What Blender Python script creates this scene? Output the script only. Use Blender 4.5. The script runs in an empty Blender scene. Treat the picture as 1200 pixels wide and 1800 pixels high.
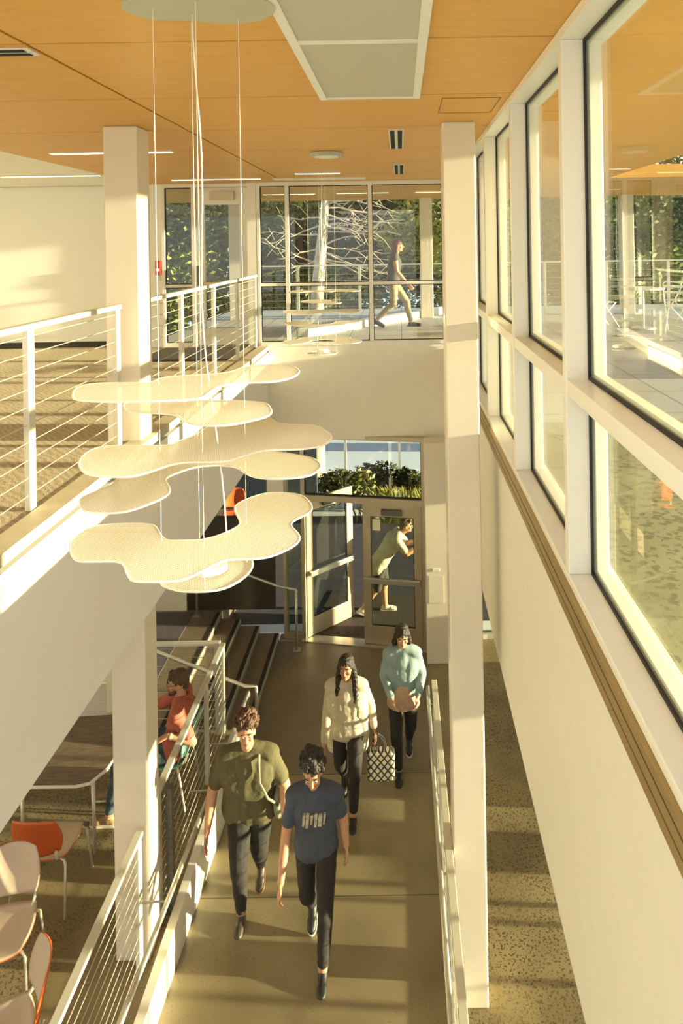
import bpy, bmesh, math, random
from mathutils import Vector, Matrix, Euler, Quaternion, noise
random.seed(7)
R = math.radians
PI = math.pi
scn = bpy.context.scene
col = scn.collection
# ------------------------------------------------------------------ camera, sky, sun, exposure
cam = bpy.data.cameras.new('camera'); camo = bpy.data.objects.new('camera', cam); col.objects.link(camo)
cam.sensor_fit = 'VERTICAL'; cam.sensor_height = 36; cam.sensor_width = 24; cam.lens = 24
cam.shift_x = -103/1800; cam.shift_y = -472/1800; cam.clip_start = .05; cam.clip_end = 500
camo.location = (0, 0, 1.55)
camo.rotation_euler = (Matrix.Rotation(R(90), 4, 'X') @ Matrix.Rotation(-.016, 4, 'Z')).to_euler()
scn.camera = camo
scn.view_settings.view_transform = 'Standard'; scn.view_settings.look = 'None'
scn.view_settings.exposure = -0.06; scn.view_settings.gamma = 1; scn.view_settings.use_curve_mapping = False
SUN = Vector((-1, .07, -.107)).normalized()
sl = bpy.data.lights.new('sun', 'SUN'); sl.energy = 25; sl.color = (1, .85, .57); sl.angle = R(.9)
so = bpy.data.objects.new('sun', sl); col.objects.link(so); so.location = (12, -1, 6)
so.rotation_euler = SUN.to_track_quat('-Z', 'Y').to_euler()
w = bpy.data.worlds.new('sky'); scn.world = w; w.use_nodes = True
nt = w.node_tree; nt.nodes.clear()
out = nt.nodes.new('ShaderNodeOutputWorld'); bg = nt.nodes.new('ShaderNodeBackground')
tc = nt.nodes.new('ShaderNodeTexCoord'); sp = nt.nodes.new('ShaderNodeSeparateXYZ'); cr = nt.nodes.new('ShaderNodeValToRGB')
nt.links.new(tc.outputs['Generated'], sp.inputs[0]); nt.links.new(sp.outputs['Z'], cr.inputs[0])
cr.color_ramp.elements[0].position = 0; cr.color_ramp.elements[0].color = (.93, .88, .76, 1)
cr.color_ramp.elements[1].position = .6; cr.color_ramp.elements[1].color = (.42, .60, 1.0, 1)
e = cr.color_ramp.elements.new(.18); e.color = (.80, .85, .86, 1)
nt.links.new(cr.outputs[0], bg.inputs[0]); bg.inputs[1].default_value = 1.6; nt.links.new(bg.outputs[0], out.inputs[0])
def area(name, loc, size, sizey, energy, color, rot):
    l = bpy.data.lights.new(name, 'AREA'); l.shape = 'RECTANGLE'; l.size = size; l.size_y = sizey; l.energy = energy; l.color = color
    o = bpy.data.objects.new(name, l); col.objects.link(o); o.location = loc; o.rotation_euler = rot
# area lights added under the ceilings as ambient fill for both floors
area('upper_fill', (-6.0, 5.5, 2.45), 2.5, 6, 40, (1, .90, .70), (0, 0, 0))
area('cafe_fill', (-5.0, 5.5, -1.45), 3, 6, 30, (1, .86, .62), (0, 0, 0))
area('corridor_fill', (1.9, 6.0, -2.0), 1.2, 7, 10, (1, .86, .62), (0, 0, 0))
area('atrium_fill', (-.7, 1.2, 2.48), 2.2, 2.2, 40, (1, .90, .72), (0, 0, 0))

# ------------------------------------------------------------------ materials
def newmat(name):
    m = bpy.data.materials.new(name); m.use_nodes = True
    return m, m.node_tree, m.node_tree.nodes['Principled BSDF']
def mat(name, c, rough=.5, metal=0, var=0, scale=8, bump=0, bscale=60, stretch=None, coat=0):
    m, t, b = newmat(name)
    b.inputs['Base Color'].default_value = (*c, 1); b.inputs['Roughness'].default_value = rough; b.inputs['Metallic'].default_value = metal
    b.inputs['Coat Weight'].default_value = coat
    tcn = t.nodes.new('ShaderNodeTexCoord'); mp = t.nodes.new('ShaderNodeMapping')
    t.links.new(tcn.outputs['Object'], mp.inputs[0])
    if stretch: mp.inputs['Scale'].default_value = stretch
    n = t.nodes.new('ShaderNodeTexNoise'); n.inputs['Scale'].default_value = scale; n.inputs['Detail'].default_value = 4
    t.links.new(mp.outputs[0], n.inputs[0])
    r = t.nodes.new('ShaderNodeValToRGB')
    v = var if var else .015
    r.color_ramp.elements[0].color = (*[max(0, x*(1-v)) for x in c], 1); r.color_ramp.elements[0].position = .3
    r.color_ramp.elements[1].color = (*[min(1, x*(1+v)) for x in c], 1); r.color_ramp.elements[1].position = .7
    t.links.new(n.outputs[0], r.inputs[0]); t.links.new(r.outputs[0], b.inputs['Base Color'])
    if bump:
        n2 = t.nodes.new('ShaderNodeTexNoise'); n2.inputs['Scale'].default_value = bscale
        t.links.new(mp.outputs[0], n2.inputs[0])
        bp = t.nodes.new('ShaderNodeBump'); bp.inputs['Strength'].default_value = bump; bp.inputs['Distance'].default_value = .01
        t.links.new(n2.outputs[0], bp.inputs['Height']); t.links.new(bp.outputs[0], b.inputs['Normal'])
    return m
def emit(name, c, s):
    m, t, b = newmat(name); b.inputs['Base Color'].default_value = (*c, 1)
    b.inputs['Emission Color'].default_value = (*c, 1); b.inputs['Emission Strength'].default_value = s
    return m
def speckle(name, base, dark, light, scale=150, rough=.35, amt=.42, spd=(.05, .04, .03)):
    m, t, b = newmat(name); L = t.links.new
    tcn = t.nodes.new('ShaderNodeTexCoord')
    n = t.nodes.new('ShaderNodeTexNoise'); n.inputs['Scale'].default_value = 1.6; n.inputs['Detail'].default_value = 5
    L(tcn.outputs['Object'], n.inputs[0])
    r = t.nodes.new('ShaderNodeValToRGB'); r.color_ramp.elements[0].position = .35; r.color_ramp.elements[1].position = .65
    r.color_ramp.elements[0].color = (*dark, 1); r.color_ramp.elements[1].color = (*light, 1); L(n.outputs[0], r.inputs[0])
    v = t.nodes.new('ShaderNodeTexVoronoi'); v.inputs['Scale'].default_value = scale*.42; L(tcn.outputs['Object'], v.inputs[0])
    v2 = t.nodes.new('ShaderNodeTexNoise'); v2.inputs['Scale'].default_value = scale*.30; L(tcn.outputs['Object'], v2.inputs[0])
    gr = t.nodes.new('ShaderNodeMath'); gr.operation = 'LESS_THAN'; gr.inputs[1].default_value = amt; L(v2.outputs[0], gr.inputs[0])
    g2 = t.nodes.new('ShaderNodeMath'); g2.operation = 'LESS_THAN'; g2.inputs[1].default_value = .55; L(v.outputs['Distance'], g2.inputs[0])
    g3 = t.nodes.new('ShaderNodeMath'); g3.operation = 'MULTIPLY'; L(gr.outputs[0], g3.inputs[0]); L(g2.outputs[0], g3.inputs[1])
    big = t.nodes.new('ShaderNodeTexNoise'); big.inputs['Scale'].default_value = .9; L(tcn.outputs['Object'], big.inputs[0])
    br = t.nodes.new('ShaderNodeValToRGB'); br.color_ramp.elements[0].position = .36; br.color_ramp.elements[1].position = .52; L(big.outputs[0], br.inputs[0])
    g4 = t.nodes.new('ShaderNodeMath'); g4.operation = 'MULTIPLY'; L(g3.outputs[0], g4.inputs[0]); L(br.outputs[0], g4.inputs[1])
    g5 = t.nodes.new('ShaderNodeMath'); g5.operation = 'MULTIPLY'; g5.inputs[1].default_value = .75; L(g4.outputs[0], g5.inputs[0])
    mx = t.nodes.new('ShaderNodeMixRGB'); L(g5.outputs[0], mx.inputs[0]); L(r.outputs[0], mx.inputs[1]); mx.inputs[2].default_value = (*spd, 1)
    L(mx.outputs[0], b.inputs['Base Color']); b.inputs['Roughness'].default_value = rough
    bp = t.nodes.new('ShaderNodeBump'); bp.inputs['Strength'].default_value = .05; L(n.outputs[0], bp.inputs['Height']); L(bp.outputs[0], b.inputs['Normal'])
    return m
def glassmat(name, tint=(.93, .96, .90), refl=1.0):
    m = bpy.data.materials.new(name); m.use_nodes = True; t = m.node_tree; t.nodes.clear(); L = t.links.new
    o = t.nodes.new('ShaderNodeOutputMaterial'); mix = t.nodes.new('ShaderNodeMixShader')
    tr = t.nodes.new('ShaderNodeBsdfTransparent'); tr.inputs[0].default_value = (*tint, 1)
    gl = t.nodes.new('ShaderNodeBsdfGlossy'); gl.inputs['Roughness'].default_value = .0; gl.inputs[0].default_value = (refl, refl, refl, 1)
    fr = t.nodes.new('ShaderNodeFresnel'); g = t.nodes.new('ShaderNodeNewGeometry')
    mr = t.nodes.new('ShaderNodeMapRange'); mr.inputs['To Min'].default_value = 1.5; mr.inputs['To Max'].default_value = 1/1.5
    L(g.outputs['Backfacing'], mr.inputs['Value']); L(mr.outputs[0], fr.inputs['IOR'])
    L(fr.outputs[0], mix.inputs[0]); L(tr.outputs[0], mix.inputs[1]); L(gl.outputs[0], mix.inputs[2]); L(mix.outputs[0], o.inputs[0])
    return m
def meshmat(name, c, base_alpha, scale, gloss=.5):
    """woven mesh: fine threads with gaps"""
    m, t, b = newmat(name); L = t.links.new
    b.inputs['Base Color'].default_value = (*c, 1); b.inputs['Roughness'].default_value = gloss
    b.inputs['Transmission Weight'].default_value = 0
    tcn = t.nodes.new('ShaderNodeTexCoord'); ws = []
    for d in ('X', 'Y'):
        wv = t.nodes.new('ShaderNodeTexWave'); wv.bands_direction = d; wv.inputs['Scale'].default_value = scale
        mp = t.nodes.new('ShaderNodeMapping'); mp.inputs['Rotation'].default_value = (0, 0, .5)
        L(tcn.outputs['Object'], mp.inputs[0]); L(mp.outputs[0], wv.inputs[0]); ws.append(wv)
    mx = t.nodes.new('ShaderNodeMath'); mx.operation = 'MAXIMUM'; L(ws[0].outputs['Fac'], mx.inputs[0]); L(ws[1].outputs['Fac'], mx.inputs[1])
    mr = t.nodes.new('ShaderNodeMapRange'); mr.inputs['From Min'].default_value = .45; mr.inputs['From Max'].default_value = .8
    mr.inputs['To Min'].default_value = base_alpha; mr.inputs['To Max'].default_value = 1
    L(mx.outputs[0], mr.inputs['Value']); L(mr.outputs[0], b.inputs['Alpha'])
    # light passes through the cloth
    tl = t.nodes.new('ShaderNodeBsdfTranslucent'); tl.inputs[0].default_value = (*c, 1)
    ms = t.nodes.new('ShaderNodeMixShader'); ms.inputs[0].default_value = .35
    o = t.nodes['Material Output']
    tp = t.nodes.new('ShaderNodeBsdfTransparent'); ms2 = t.nodes.new('ShaderNodeMixShader')
    L(b.outputs[0], ms.inputs[1]); L(tl.outputs[0], ms.inputs[2])
    L(mr.outputs[0], ms2.inputs[0]); L(tp.outputs[0], ms2.inputs[1]); L(ms.outputs[0], ms2.inputs[2]); L(ms2.outputs[0], o.inputs[0])
    for l in list(t.links):
        if l.to_socket == b.inputs['Alpha']: t.links.remove(l)
    return m

WHITE = mat('white_paint', (.84, .83, .80), .45, var=.01)
CREAM = mat('cream_paint', (.80, .76, .66), .45, var=.015)
COLM = mat('column_paint', (.74, .67, .55), .32, var=.02, scale=3, coat=.15)
FRAME = mat('window_frame_paint', (.78, .77, .71), .35, var=.01)
ALU = mat('champagne_aluminium', (.50, .43, .30), .38, .55, var=.03)
BRONZE = mat('bronze_trim', (.38, .27, .12), .35, .5, var=.03, stretch=(1, .2, 1))
STEEL = mat('painted_steel', (.66, .63, .53), .33, .25, var=.02)
HAND = mat('brushed_steel', (.55, .54, .48), .28, .75, var=.03)
CABLE = mat('steel_cable', (.62, .60, .50), .35, .5)
DARKST = mat('dark_steel', (.13, .12, .10), .5, .3, var=.25, scale=40)
GASK = mat('black_gasket', (.012, .011, .010), .6)
BLACK = mat('black_recess', (.008, .007, .006), .8)
GLASS = glassmat('window_glass')
GLASSD = glassmat('door_glass', (.82, .86, .80))
SPK = speckle('polished_aggregate_floor', None, (.18, .14, .072), (.29, .23, .12), 150, .35, .47, (.035, .022, .012))
SPK2 = speckle('polished_concrete_ramp', None, (.20, .16, .09), (.28, .225, .13), 190, .38, .36, (.13, .10, .06))
STEPM = speckle('concrete_steps', None, (.16, .125, .085), (.21, .165, .11), 190, .45, .3, (.12, .09, .06))
SLATE = mat('slate_carpet', (.10, .085, .10), .95, var=.2, scale=30, bump=.3)
NOSE = mat('black_nosing', (.02, .017, .014), .7, var=.2, scale=60)
STRIP = mat('nosing_strip', (.42, .43, .36), .4, .4)
LAM = mat('dark_wood_laminate', (.16, .115, .075), .4, var=.35, scale=5, stretch=(1.5, 14, 1))
ORANGE = mat('orange_plastic', (.62, .13, .03), .35)
PINK = mat('pale_chair_fabric', (.60, .47, .36), .7, var=.02, scale=30)
TEAL = mat('teal_plastic', (.22, .52, .43), .4)
CHROME = mat('light_metal_tube', (.72, .68, .56), .3, .4)
RED = mat('red_plastic', (.42, .03, .015), .35)
LIGHTM = emit('lamp_diffuser', (1, .88, .62), 2.2)
PERF = mat('perforated_metal', (.42, .38, .31), .6, var=.05)
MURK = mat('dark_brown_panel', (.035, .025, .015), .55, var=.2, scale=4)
PAVE = None
def wood_ceiling():
    m, t, b = newmat('orange_wood_veneer'); L = t.links.new
    tcn = t.nodes.new('ShaderNodeTexCoord'); mp = t.nodes.new('ShaderNodeMapping'); mp.inputs['Scale'].default_value = (2, 9, 2)
    n = t.nodes.new('ShaderNodeTexNoise'); n.inputs['Scale'].default_value = 2.2; n.inputs['Detail'].default_value = 6
    L(tcn.outputs['Object'], mp.inputs[0]); L(mp.outputs[0], n.inputs[0])
    r = t.nodes.new('ShaderNodeValToRGB'); r.color_ramp.elements[0].position = .3; r.color_ramp.elements[1].position = .75
    r.color_ramp.elements[0].color = (.63, .325, .045, 1); r.color_ramp.elements[1].color = (.70, .375, .06, 1)
    L(n.outputs[0], r.inputs[0]); L(r.outputs[0], b.inputs['Base Color']); b.inputs['Roughness'].default_value = .42
    return m
WOODC = wood_ceiling()
def carpet():
    m, t, b = newmat('tan_loop_carpet'); L = t.links.new
    tcn = t.nodes.new('ShaderNodeTexCoord')
    n = t.nodes.new('ShaderNodeTexNoise'); n.inputs['Scale'].default_value = 120; n.inputs['Detail'].default_value = 3; L(tcn.outputs['Object'], n.inputs[0])
    wv = t.nodes.new('ShaderNodeTexWave'); wv.bands_direction = 'DIAGONAL'; wv.inputs['Scale'].default_value = 9; wv.inputs['Distortion'].default_value = 6; L(tcn.outputs['Object'], wv.inputs[0])
    a = t.nodes.new('ShaderNodeMath'); a.operation = 'MULTIPLY'; a.inputs[1].default_value = .16; L(wv.outputs['Fac'], a.inputs[0])
    a2 = t.nodes.new('ShaderNodeMath'); a2.operation = 'ADD'; L(a.outputs[0], a2.inputs[0]); L(n.outputs[0], a2.inputs[1])
    r = t.nodes.new('ShaderNodeValToRGB'); r.color_ramp.elements[0].position = .4; r.color_ramp.elements[1].position = .85
    r.color_ramp.elements[0].color = (.30, .245, .155, 1); r.color_ramp.elements[1].color = (.62, .53, .37, 1)
    L(a2.outputs[0], r.inputs[0]); L(r.outputs[0], b.inputs['Base Color']); b.inputs['Roughness'].default_value = .95
    bp = t.nodes.new('ShaderNodeBump'); bp.inputs['Strength'].default_value = .7; bp.inputs['Distance'].default_value = .01
    L(a2.outputs[0], bp.inputs['Height']); L(bp.outputs[0], b.inputs['Normal'])
    return m
CARPET = carpet()
def paving():
    m, t, b = newmat('grey_terrace_paving'); L = t.links.new
    tcn = t.nodes.new('ShaderNodeTexCoord'); bk = t.nodes.new('ShaderNodeTexBrick'); bk.offset = 0
    bk.inputs['Scale'].default_value = 1; bk.inputs['Brick Width'].default_value = .9; bk.inputs['Row Height'].default_value = .9; bk.inputs['Mortar Size'].default_value = .008
    bk.inputs['Color1'].default_value = (.40, .40, .36, 1); bk.inputs['Color2'].default_value = (.44, .44, .39, 1); bk.inputs['Mortar'].default_value = (.10, .10, .09, 1)
    L(tcn.outputs['Object'], bk.inputs[0]); L(bk.outputs[0], b.inputs['Base Color']); b.inputs['Roughness'].default_value = .7
    return m
PAVE = paving()
GRAVEL = speckle('greenish_gravel', None, (.26, .25, .14), (.36, .35, .21), 60, .9, .5, (.16, .15, .08))
GROUND = mat('sky_toned_ground', (.70, .78, .84), .8, var=.06, scale=.4)  # blue-white ground colour stands in for sky reflected at the transom
MAT_ = mat('ribbed_dark_mat', (.06, .048, .035), .95, var=.5, scale=14, stretch=(8, .6, 1))

# ------------------------------------------------------------------ mesh helpers
ORG = {}
class MB:
    def __init__(s): s.v = []; s.f = []; s.mi = []; s.cur = 0
    def add(s, vs, fs):
        o = len(s.v); s.v += [tuple(v) for v in vs]; s.f += [tuple(i+o for i in f) for f in fs]; s.mi += [s.cur]*len(fs); return s
    def box(s, x0, x1, y0, y1, z0, z1):
        x0, x1 = min(x0, x1), max(x0, x1); y0, y1 = min(y0, y1), max(y0, y1); z0, z1 = min(z0, z1), max(z0, z1)
        return s.add([(x0,y0,z0),(x1,y0,z0),(x1,y1,z0),(x0,y1,z0),(x0,y0,z1),(x1,y0,z1),(x1,y1,z1),(x0,y1,z1)],
                     [(3,2,1,0),(4,5,6,7),(0,1,5,4),(1,2,6,5),(2,3,7,6),(3,0,4,7)])
    def bar(s, a, b, w, h, up=(0,0,1)):
        """box between two points; w across, h along up"""
        a = Vector(a); b = Vector(b); d = (b-a).normalized(); u = Vector(up); sx = d.cross(u).normalized(); u = sx.cross(d)
        vs = []
        for p in (a, b):
            for i, j in ((-1,-1),(1,-1),(1,1),(-1,1)): vs.append(p + sx*(i*w/2) + u*(j*h/2))
        return s.add(vs, [(0,1,2,3),(7,6,5,4),(0,4,5,1),(1,5,6,2),(2,6,7,3),(3,7,4,0)])
    def tube(s, pts, r, n=8, closed=False, radii=None):
        pts = [Vector(p) for p in pts]; m = len(pts); rings = []
        up = Vector((.123, .291, .95)).normalized()
        for i, p in enumerate(pts):
            if closed: d = pts[(i+1) % m]-pts[i-1]
            else: d = pts[min(i+1, m-1)]-pts[max(i-1, 0)]
            d.normalize(); sx = d.cross(up)
            if sx.length < 1e-3: sx = d.cross(Vector((1,0,0)))
            sx.normalize(); u = sx.cross(d); rr = radii[i] if radii else r
            rings.append([p + sx*math.cos(2*PI*k/n)*rr + u*math.sin(2*PI*k/n)*rr for k in range(n)])
        vs = [v for rg in rings for v in rg]; fs = []
        for i in range(m if closed else m-1):
            j = (i+1) % m
            for k in range(n): fs.append((i*n+k, i*n+(k+1) % n, j*n+(k+1) % n, j*n+k))
        if not closed: fs += [tuple(range(n))[::-1], tuple((m-1)*n+k for k in range(n))]
        return s.add(vs, fs)
    def prism(s, outl, z0, z1):
        n = len(outl); vs = [(x, y, z0) for x, y in outl]+[(x, y, z1) for x, y in outl]
        fs = [tuple(range(n))[::-1], tuple(range(n, 2*n))]+[(i, (i+1) % n, n+(i+1) % n, n+i) for i in range(n)]
        return s.add(vs, fs)
    def capsule(s, a, b, ra, rb, n=14, k=4):
        a = Vector(a); b = Vector(b); d = b-a
        if d.length < 1e-5: d = Vector((0,0,1e-4))
        d.normalize(); sx = d.cross(Vector((.3,.2,.93)));
        if sx.length < .05: sx = d.cross(Vector((1,0,0)))
        sx.normalize(); u = sx.cross(d); rings = []
        for i in range(k+1):
            t = -PI/2 + PI/2*i/k + (1e-3 if i == 0 else 0); rings.append((a + d*math.sin(t)*ra, math.cos(t)*ra))
        for i in range(k+1):
            t = PI/2*i/k - (1e-3 if i == k else 0); rings.append((b + d*math.sin(t)*rb, math.cos(t)*rb))
        vs = []
        for p, r in rings: vs += [p + sx*math.cos(2*PI*j/n)*r + u*math.sin(2*PI*j/n)*r for j in range(n)]
        m = len(rings); fs = [(i*n+j, i*n+(j+1) % n, (i+1)*n+(j+1) % n, (i+1)*n+j) for i in range(m-1) for j in range(n)]
        fs += [tuple(range(n))[::-1], tuple((m-1)*n+j for j in range(n))]
        return s.add(vs, fs)
    def ell(s, c, r, M=None, n=18, k=12):
        c = Vector(c); vs = []
        for i in range(k+1):
            t = PI*(i+.02)/(k+.04)
            for j in range(n):
                v = Vector((r[0]*math.sin(t)*math.cos(2*PI*j/n), r[1]*math.sin(t)*math.sin(2*PI*j/n), r[2]*math.cos(t)))
                vs.append(c + ((M @ v) if M else v))
        fs = [((i+1)*n+j, (i+1)*n+(j+1) % n, i*n+(j+1) % n, i*n+j) for i in range(k) for j in range(n)]
        fs += [tuple(range(n)), tuple(k*n+j for j in range(n))[::-1]]
        return s.add(vs, fs)
    def build(s, name, m, parent=None, loc=None, smooth=False, bevel=0):
        off = Vector((0,0,0))
        if parent is not None: off = ORG.get(parent.name, Vector((0,0,0)))
        elif loc is not None: off = Vector(loc)
        me = bpy.data.meshes.new(name); me.from_pydata([tuple(Vector(v)-off) for v in s.v], [], s.f)
        ms = m if isinstance(m, (list, tuple)) else [m]
        for q in ms: me.materials.append(q)
        if len(ms) > 1:
            for p, i in zip(me.polygons, s.mi): p.material_index = i
        if smooth:
            for p in me.polygons: p.use_smooth = True
        o = bpy.data.objects.new(name, me); col.objects.link(o)
        if parent is not None: o.parent = parent
        else: o.location = off
        ORG[o.name] = off
        if bevel:
            bv = o.modifiers.new('bevel', 'BEVEL'); bv.width = bevel; bv.segments = 2; bv.limit_method = 'ANGLE'
        return o
def tag(o, label=None, cat=None, group=None, kind=None):
    if label: o['label'] = label
    if cat: o['category'] = cat
    if group: o['group'] = group
    if kind: o['kind'] = kind
    return o
def empty(name, loc=(0,0,0), rz=0):
    o = bpy.data.objects.new(name, None); col.objects.link(o); o.location = loc; o.rotation_euler = (0,0,rz); o.empty_display_size = .1
    ORG[o.name] = Vector(loc); return o
def copy_tree(o, parent=None):
    c = o.copy(); col.objects.link(c)
    if parent is not None: c.parent = parent
    for ch in o.children: copy_tree(ch, c)
    return c
def struct(o, label, cat='wall'):
    return tag(o, label, cat, kind='structure')
def B(*a): return MB().box(*a)

# ------------------------------------------------------------------ levels
ZC = 2.53; ZL = -4.65; ZK = -4.18; XB = -2.055; XR = .77; YF = 10.55
def ramp_z(y): return ZL + max(0, min(8.0, 8.0)-max(2.4, min(8, y)))/12

# ------------------------------------------------------------------ structure
# ceiling of veneer panels with open joints
m = MB(); xs = [(-3.95, -1.782), (-1.762, .755)]; ys = [-1.7+1.24*i for i in range(0, 11)]
ys = [y+.0 for y in ys]
ylines = [-1.70, -.46, .78, 2.02, 3.26, 4.50, 5.74, 6.98, 8.22, 9.46, 10.7]
for x0, x1 in xs:
    for a, b in zip(ylines[:-1], ylines[1:]): m.box(x0, x1, a+.0065, b-.0065, ZC, ZC+.02)
c_ = m.build('ceiling', WOODC); struct(c_, 'orange wood veneer panel ceiling over the atrium with thin dark joints', 'ceiling')
o = B(-3.95, .755, -1.7, 10.7, ZC+.022, ZC+.2).build('panel_backing', BLACK, c_)
o = B(-9, -3.955, -1.7, 11.2, ZC, ZC+.2).build('plaster_ceiling', WHITE, c_)
o = B(.76, 3.3, -1.7, 10.7, ZC, ZC+.2).build('roof_overhang', WOODC, c_)
m = MB().box(-9, 9, 10.7, 15.2, ZC+.0, ZC+.2); m.build('canopy_soffit', WOODC, c_)
# upper floor on the left
f = B(-9, XB-.14, -1.7, 11.0, -.10, 0).build('floor', CARPET); struct(f, 'tan patterned carpet of the upper floor behind the balustrade', 'floor')
o = B(XB-.139, XB+.012, -1.7, YF, -.06, .006).build('edge_strip', mat('tan_edge_strip', (.50, .44, .32), .5, var=.08), f)
tag(B(-3.6, -2.35, 9.25, 10.45, .0005, .012).build('doormat', MAT_, loc=(-3, 9.8, 0)), 'dark doormat on the upper carpet before the upper glass door', 'doormat')
w_ = B(-9, XB, -1.7, 10.95, -1.38, -.101).build('wall_left', WHITE); struct(w_, 'deep white fascia below the edge of the left upper floor')
b_ = B(-9, -3.95, 10.70, 10.715, 0, .09).build('baseboard_far', mat('dark_baseboard', (.03, .022, .016), .6)); struct(b_, 'dark baseboard along the far upper white wall', 'baseboard')
w_ = B(-9, -3.95, 10.72, 11.2, 0, ZC-.001).build('wall_far_left', WHITE); struct(w_, 'large white wall at the back of the left upper floor')
o = B(-3.949, -3.70, 10.62, 10.80, 0, ZC-.001).build('return_wall', WHITE, w_)
w_ = B(-9.2, -9, -1.7, 11.2, ZL, ZC).build('wall_west', CREAM); struct(w_, 'plain cream side wall far to the left')
# far wall under the upper storefront
w_ = B(XB+.001, XR-.001, YF-.02, YF+.2, -1.46, -.001).build('wall_far', CREAM); struct(w_, 'cream wall band below the far upper windows and above the entrance doors')
# right window wall, lower fascia
w_ = B(XR, .95, -1.7, 10.7, -1.94, -.075).build('wall_right', CREAM); struct(w_, 'long cream wall below the right hand windows')
m = MB().box(.745, XR, -1.7, 10.5, -.20, -.155).box(.752, XR, -1.7, 10.5, -.155, -.13).box(.738, XR, -1.7, 10.5, -.13, -.085).box(.75, XR, -1.7, 10.5, -.085, -.075).box(.738, XR, -1.7, 10.5, -.075, -.045)
struct(m.build('trim_1', BRONZE), 'grooved bronze trim running under the white window sill', 'trim')
# lower floors
f2 = B(.30, 3.88, -1.7, 10.9, ZL-.2, ZL).build('floor', SPK); struct(f2, 'speckled polished concrete floor of the lower corridor on the right', 'floor')
f3 = B(-2.0, .30, 8.0, 10.9, ZL-.2, ZL).build('floor', STEPM); struct(f3, 'brown concrete landing in front of the entrance doors', 'floor')
m = MB().add([(-1.96, 2.4, ZK), (.285, 2.4, ZK), (.285, 8.0, ZL), (-1.96, 8.0, ZL), (-1.96, 2.4, ZL-.2), (.285, 2.4, ZL-.2), (.285, 8.0, ZL-.2), (-1.96, 8.0, ZL-.2)],
             [(0,1,2,3), (7,6,5,4), (0,4,5,1), (1,5,6,2), (2,6,7,3), (3,7,4,0)])
m.box(-1.96, .285, -1.7, 2.399, ZL-.2, ZK)
rp = m.build('floor', SPK2); struct(rp, 'smooth brown concrete ramp between the two handrails', 'floor')
m = MB()
for y in (7.99, 6.35, 4.9, 3.6):
    z = ramp_z(y); m.box(-1.955, .28, y-.004, y+.004, z-.004, z+.0015)
o = m.build('control_joint', mat('dark_joint', (.07, .055, .035), .9), rp)
f4 = B(-9, -2.036, -1.7, 8.1, ZL, ZK).build('floor', SPK); struct(f4, 'speckled polished concrete floor of the lower seating area', 'floor')
f5 = B(-9, -2.90, 8.1, 15, ZL, ZK).build('floor', STEPM); struct(f5, 'brown concrete floor at the top of the four steps', 'floor')
o = B(-8.9, -3.32, 8.9, 10.7, ZK, ZK+.008).build('floor_carpet', SLATE, f5)
# steps
st = empty('steps', (-2.0, 8.1, ZL)); tag(st, 'four concrete steps with dark nosings rising left from the landing', 'steps')
for i in range(4):
    x1 = -2.0-.30*i; z1 = ZL+.1175*(i+1); x0 = x1-.30 if i < 3 else -2.899
    m = MB().box(-2.899 if i == 3 else x0, x1, 8.1, 10.72, ZL+.1175*i if i else ZL, z1-(.0005))
    t_ = m.build('tread', STEPM, st)
    B(x1-.062, x1-.004, 8.12, 10.70, z1-.002, z1+.003).build('nosing', NOSE, t_)
    B(x1-.004, x1+.012, 8.12, 10.70, z1-.045, z1+.003).build('metal_edge', STRIP, t_)
# curbs beside the ramp
def slope_box(m, x0, x1, y0, y1, f0, f1):
    """box whose bottom / top heights are functions of y"""
    m.add([(x0,y0,f0(y0)),(x1,y0,f0(y0)),(x1,y1,f0(y1)),(x0,y1,f0(y1)),(x0,y0,f1(y0)),(x1,y0,f1(y0)),(x1,y1,f1(y1)),(x0,y1,f1(y1))],
          [(3,2,1,0),(4,5,6,7),(0,1,5,4),(1,2,6,5),(2,3,7,6),(3,0,4,7)]); return m
cb = B(-2.035, -1.962, -1.7, 8.0, ZL, ZK+.07).build('wall_curb', CREAM); struct(cb, 'low cream curb wall between ramp and seating area')
m = slope_box(MB(), .287, .345, 2.4, 8.0, lambda y: ZL, lambda y: ramp_z(y)+.035)
cb2 = m.build('wall_curb_right', STEEL); struct(cb2, 'low sloping curb along the right side of the ramp')
# ceilings below / far lower walls
m = MB().box(-9, -3.3, 10.75, 10.95, ZK, -1.381).box(-3.3, -2.02, 10.75, 10.95, ZK, -3.02)
wl = B(-9, -3.45, 10.75, 10.95, ZK, -1.381).build('wall_far_lower', CREAM); struct(wl, 'lower far wall behind the steps')
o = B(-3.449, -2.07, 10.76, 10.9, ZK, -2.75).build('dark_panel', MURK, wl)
o = B(-2.16, -1.90, 10.74, 10.96, -2.749, -1.381).build('pier', CREAM, wl)
wc = B(.951, 3.86, -1.7, 10.9, -1.94, -.36).build('wall_lower_right_ceiling', CREAM); struct(wc, 'cream slab above the lower right corridor', 'ceiling')
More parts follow.
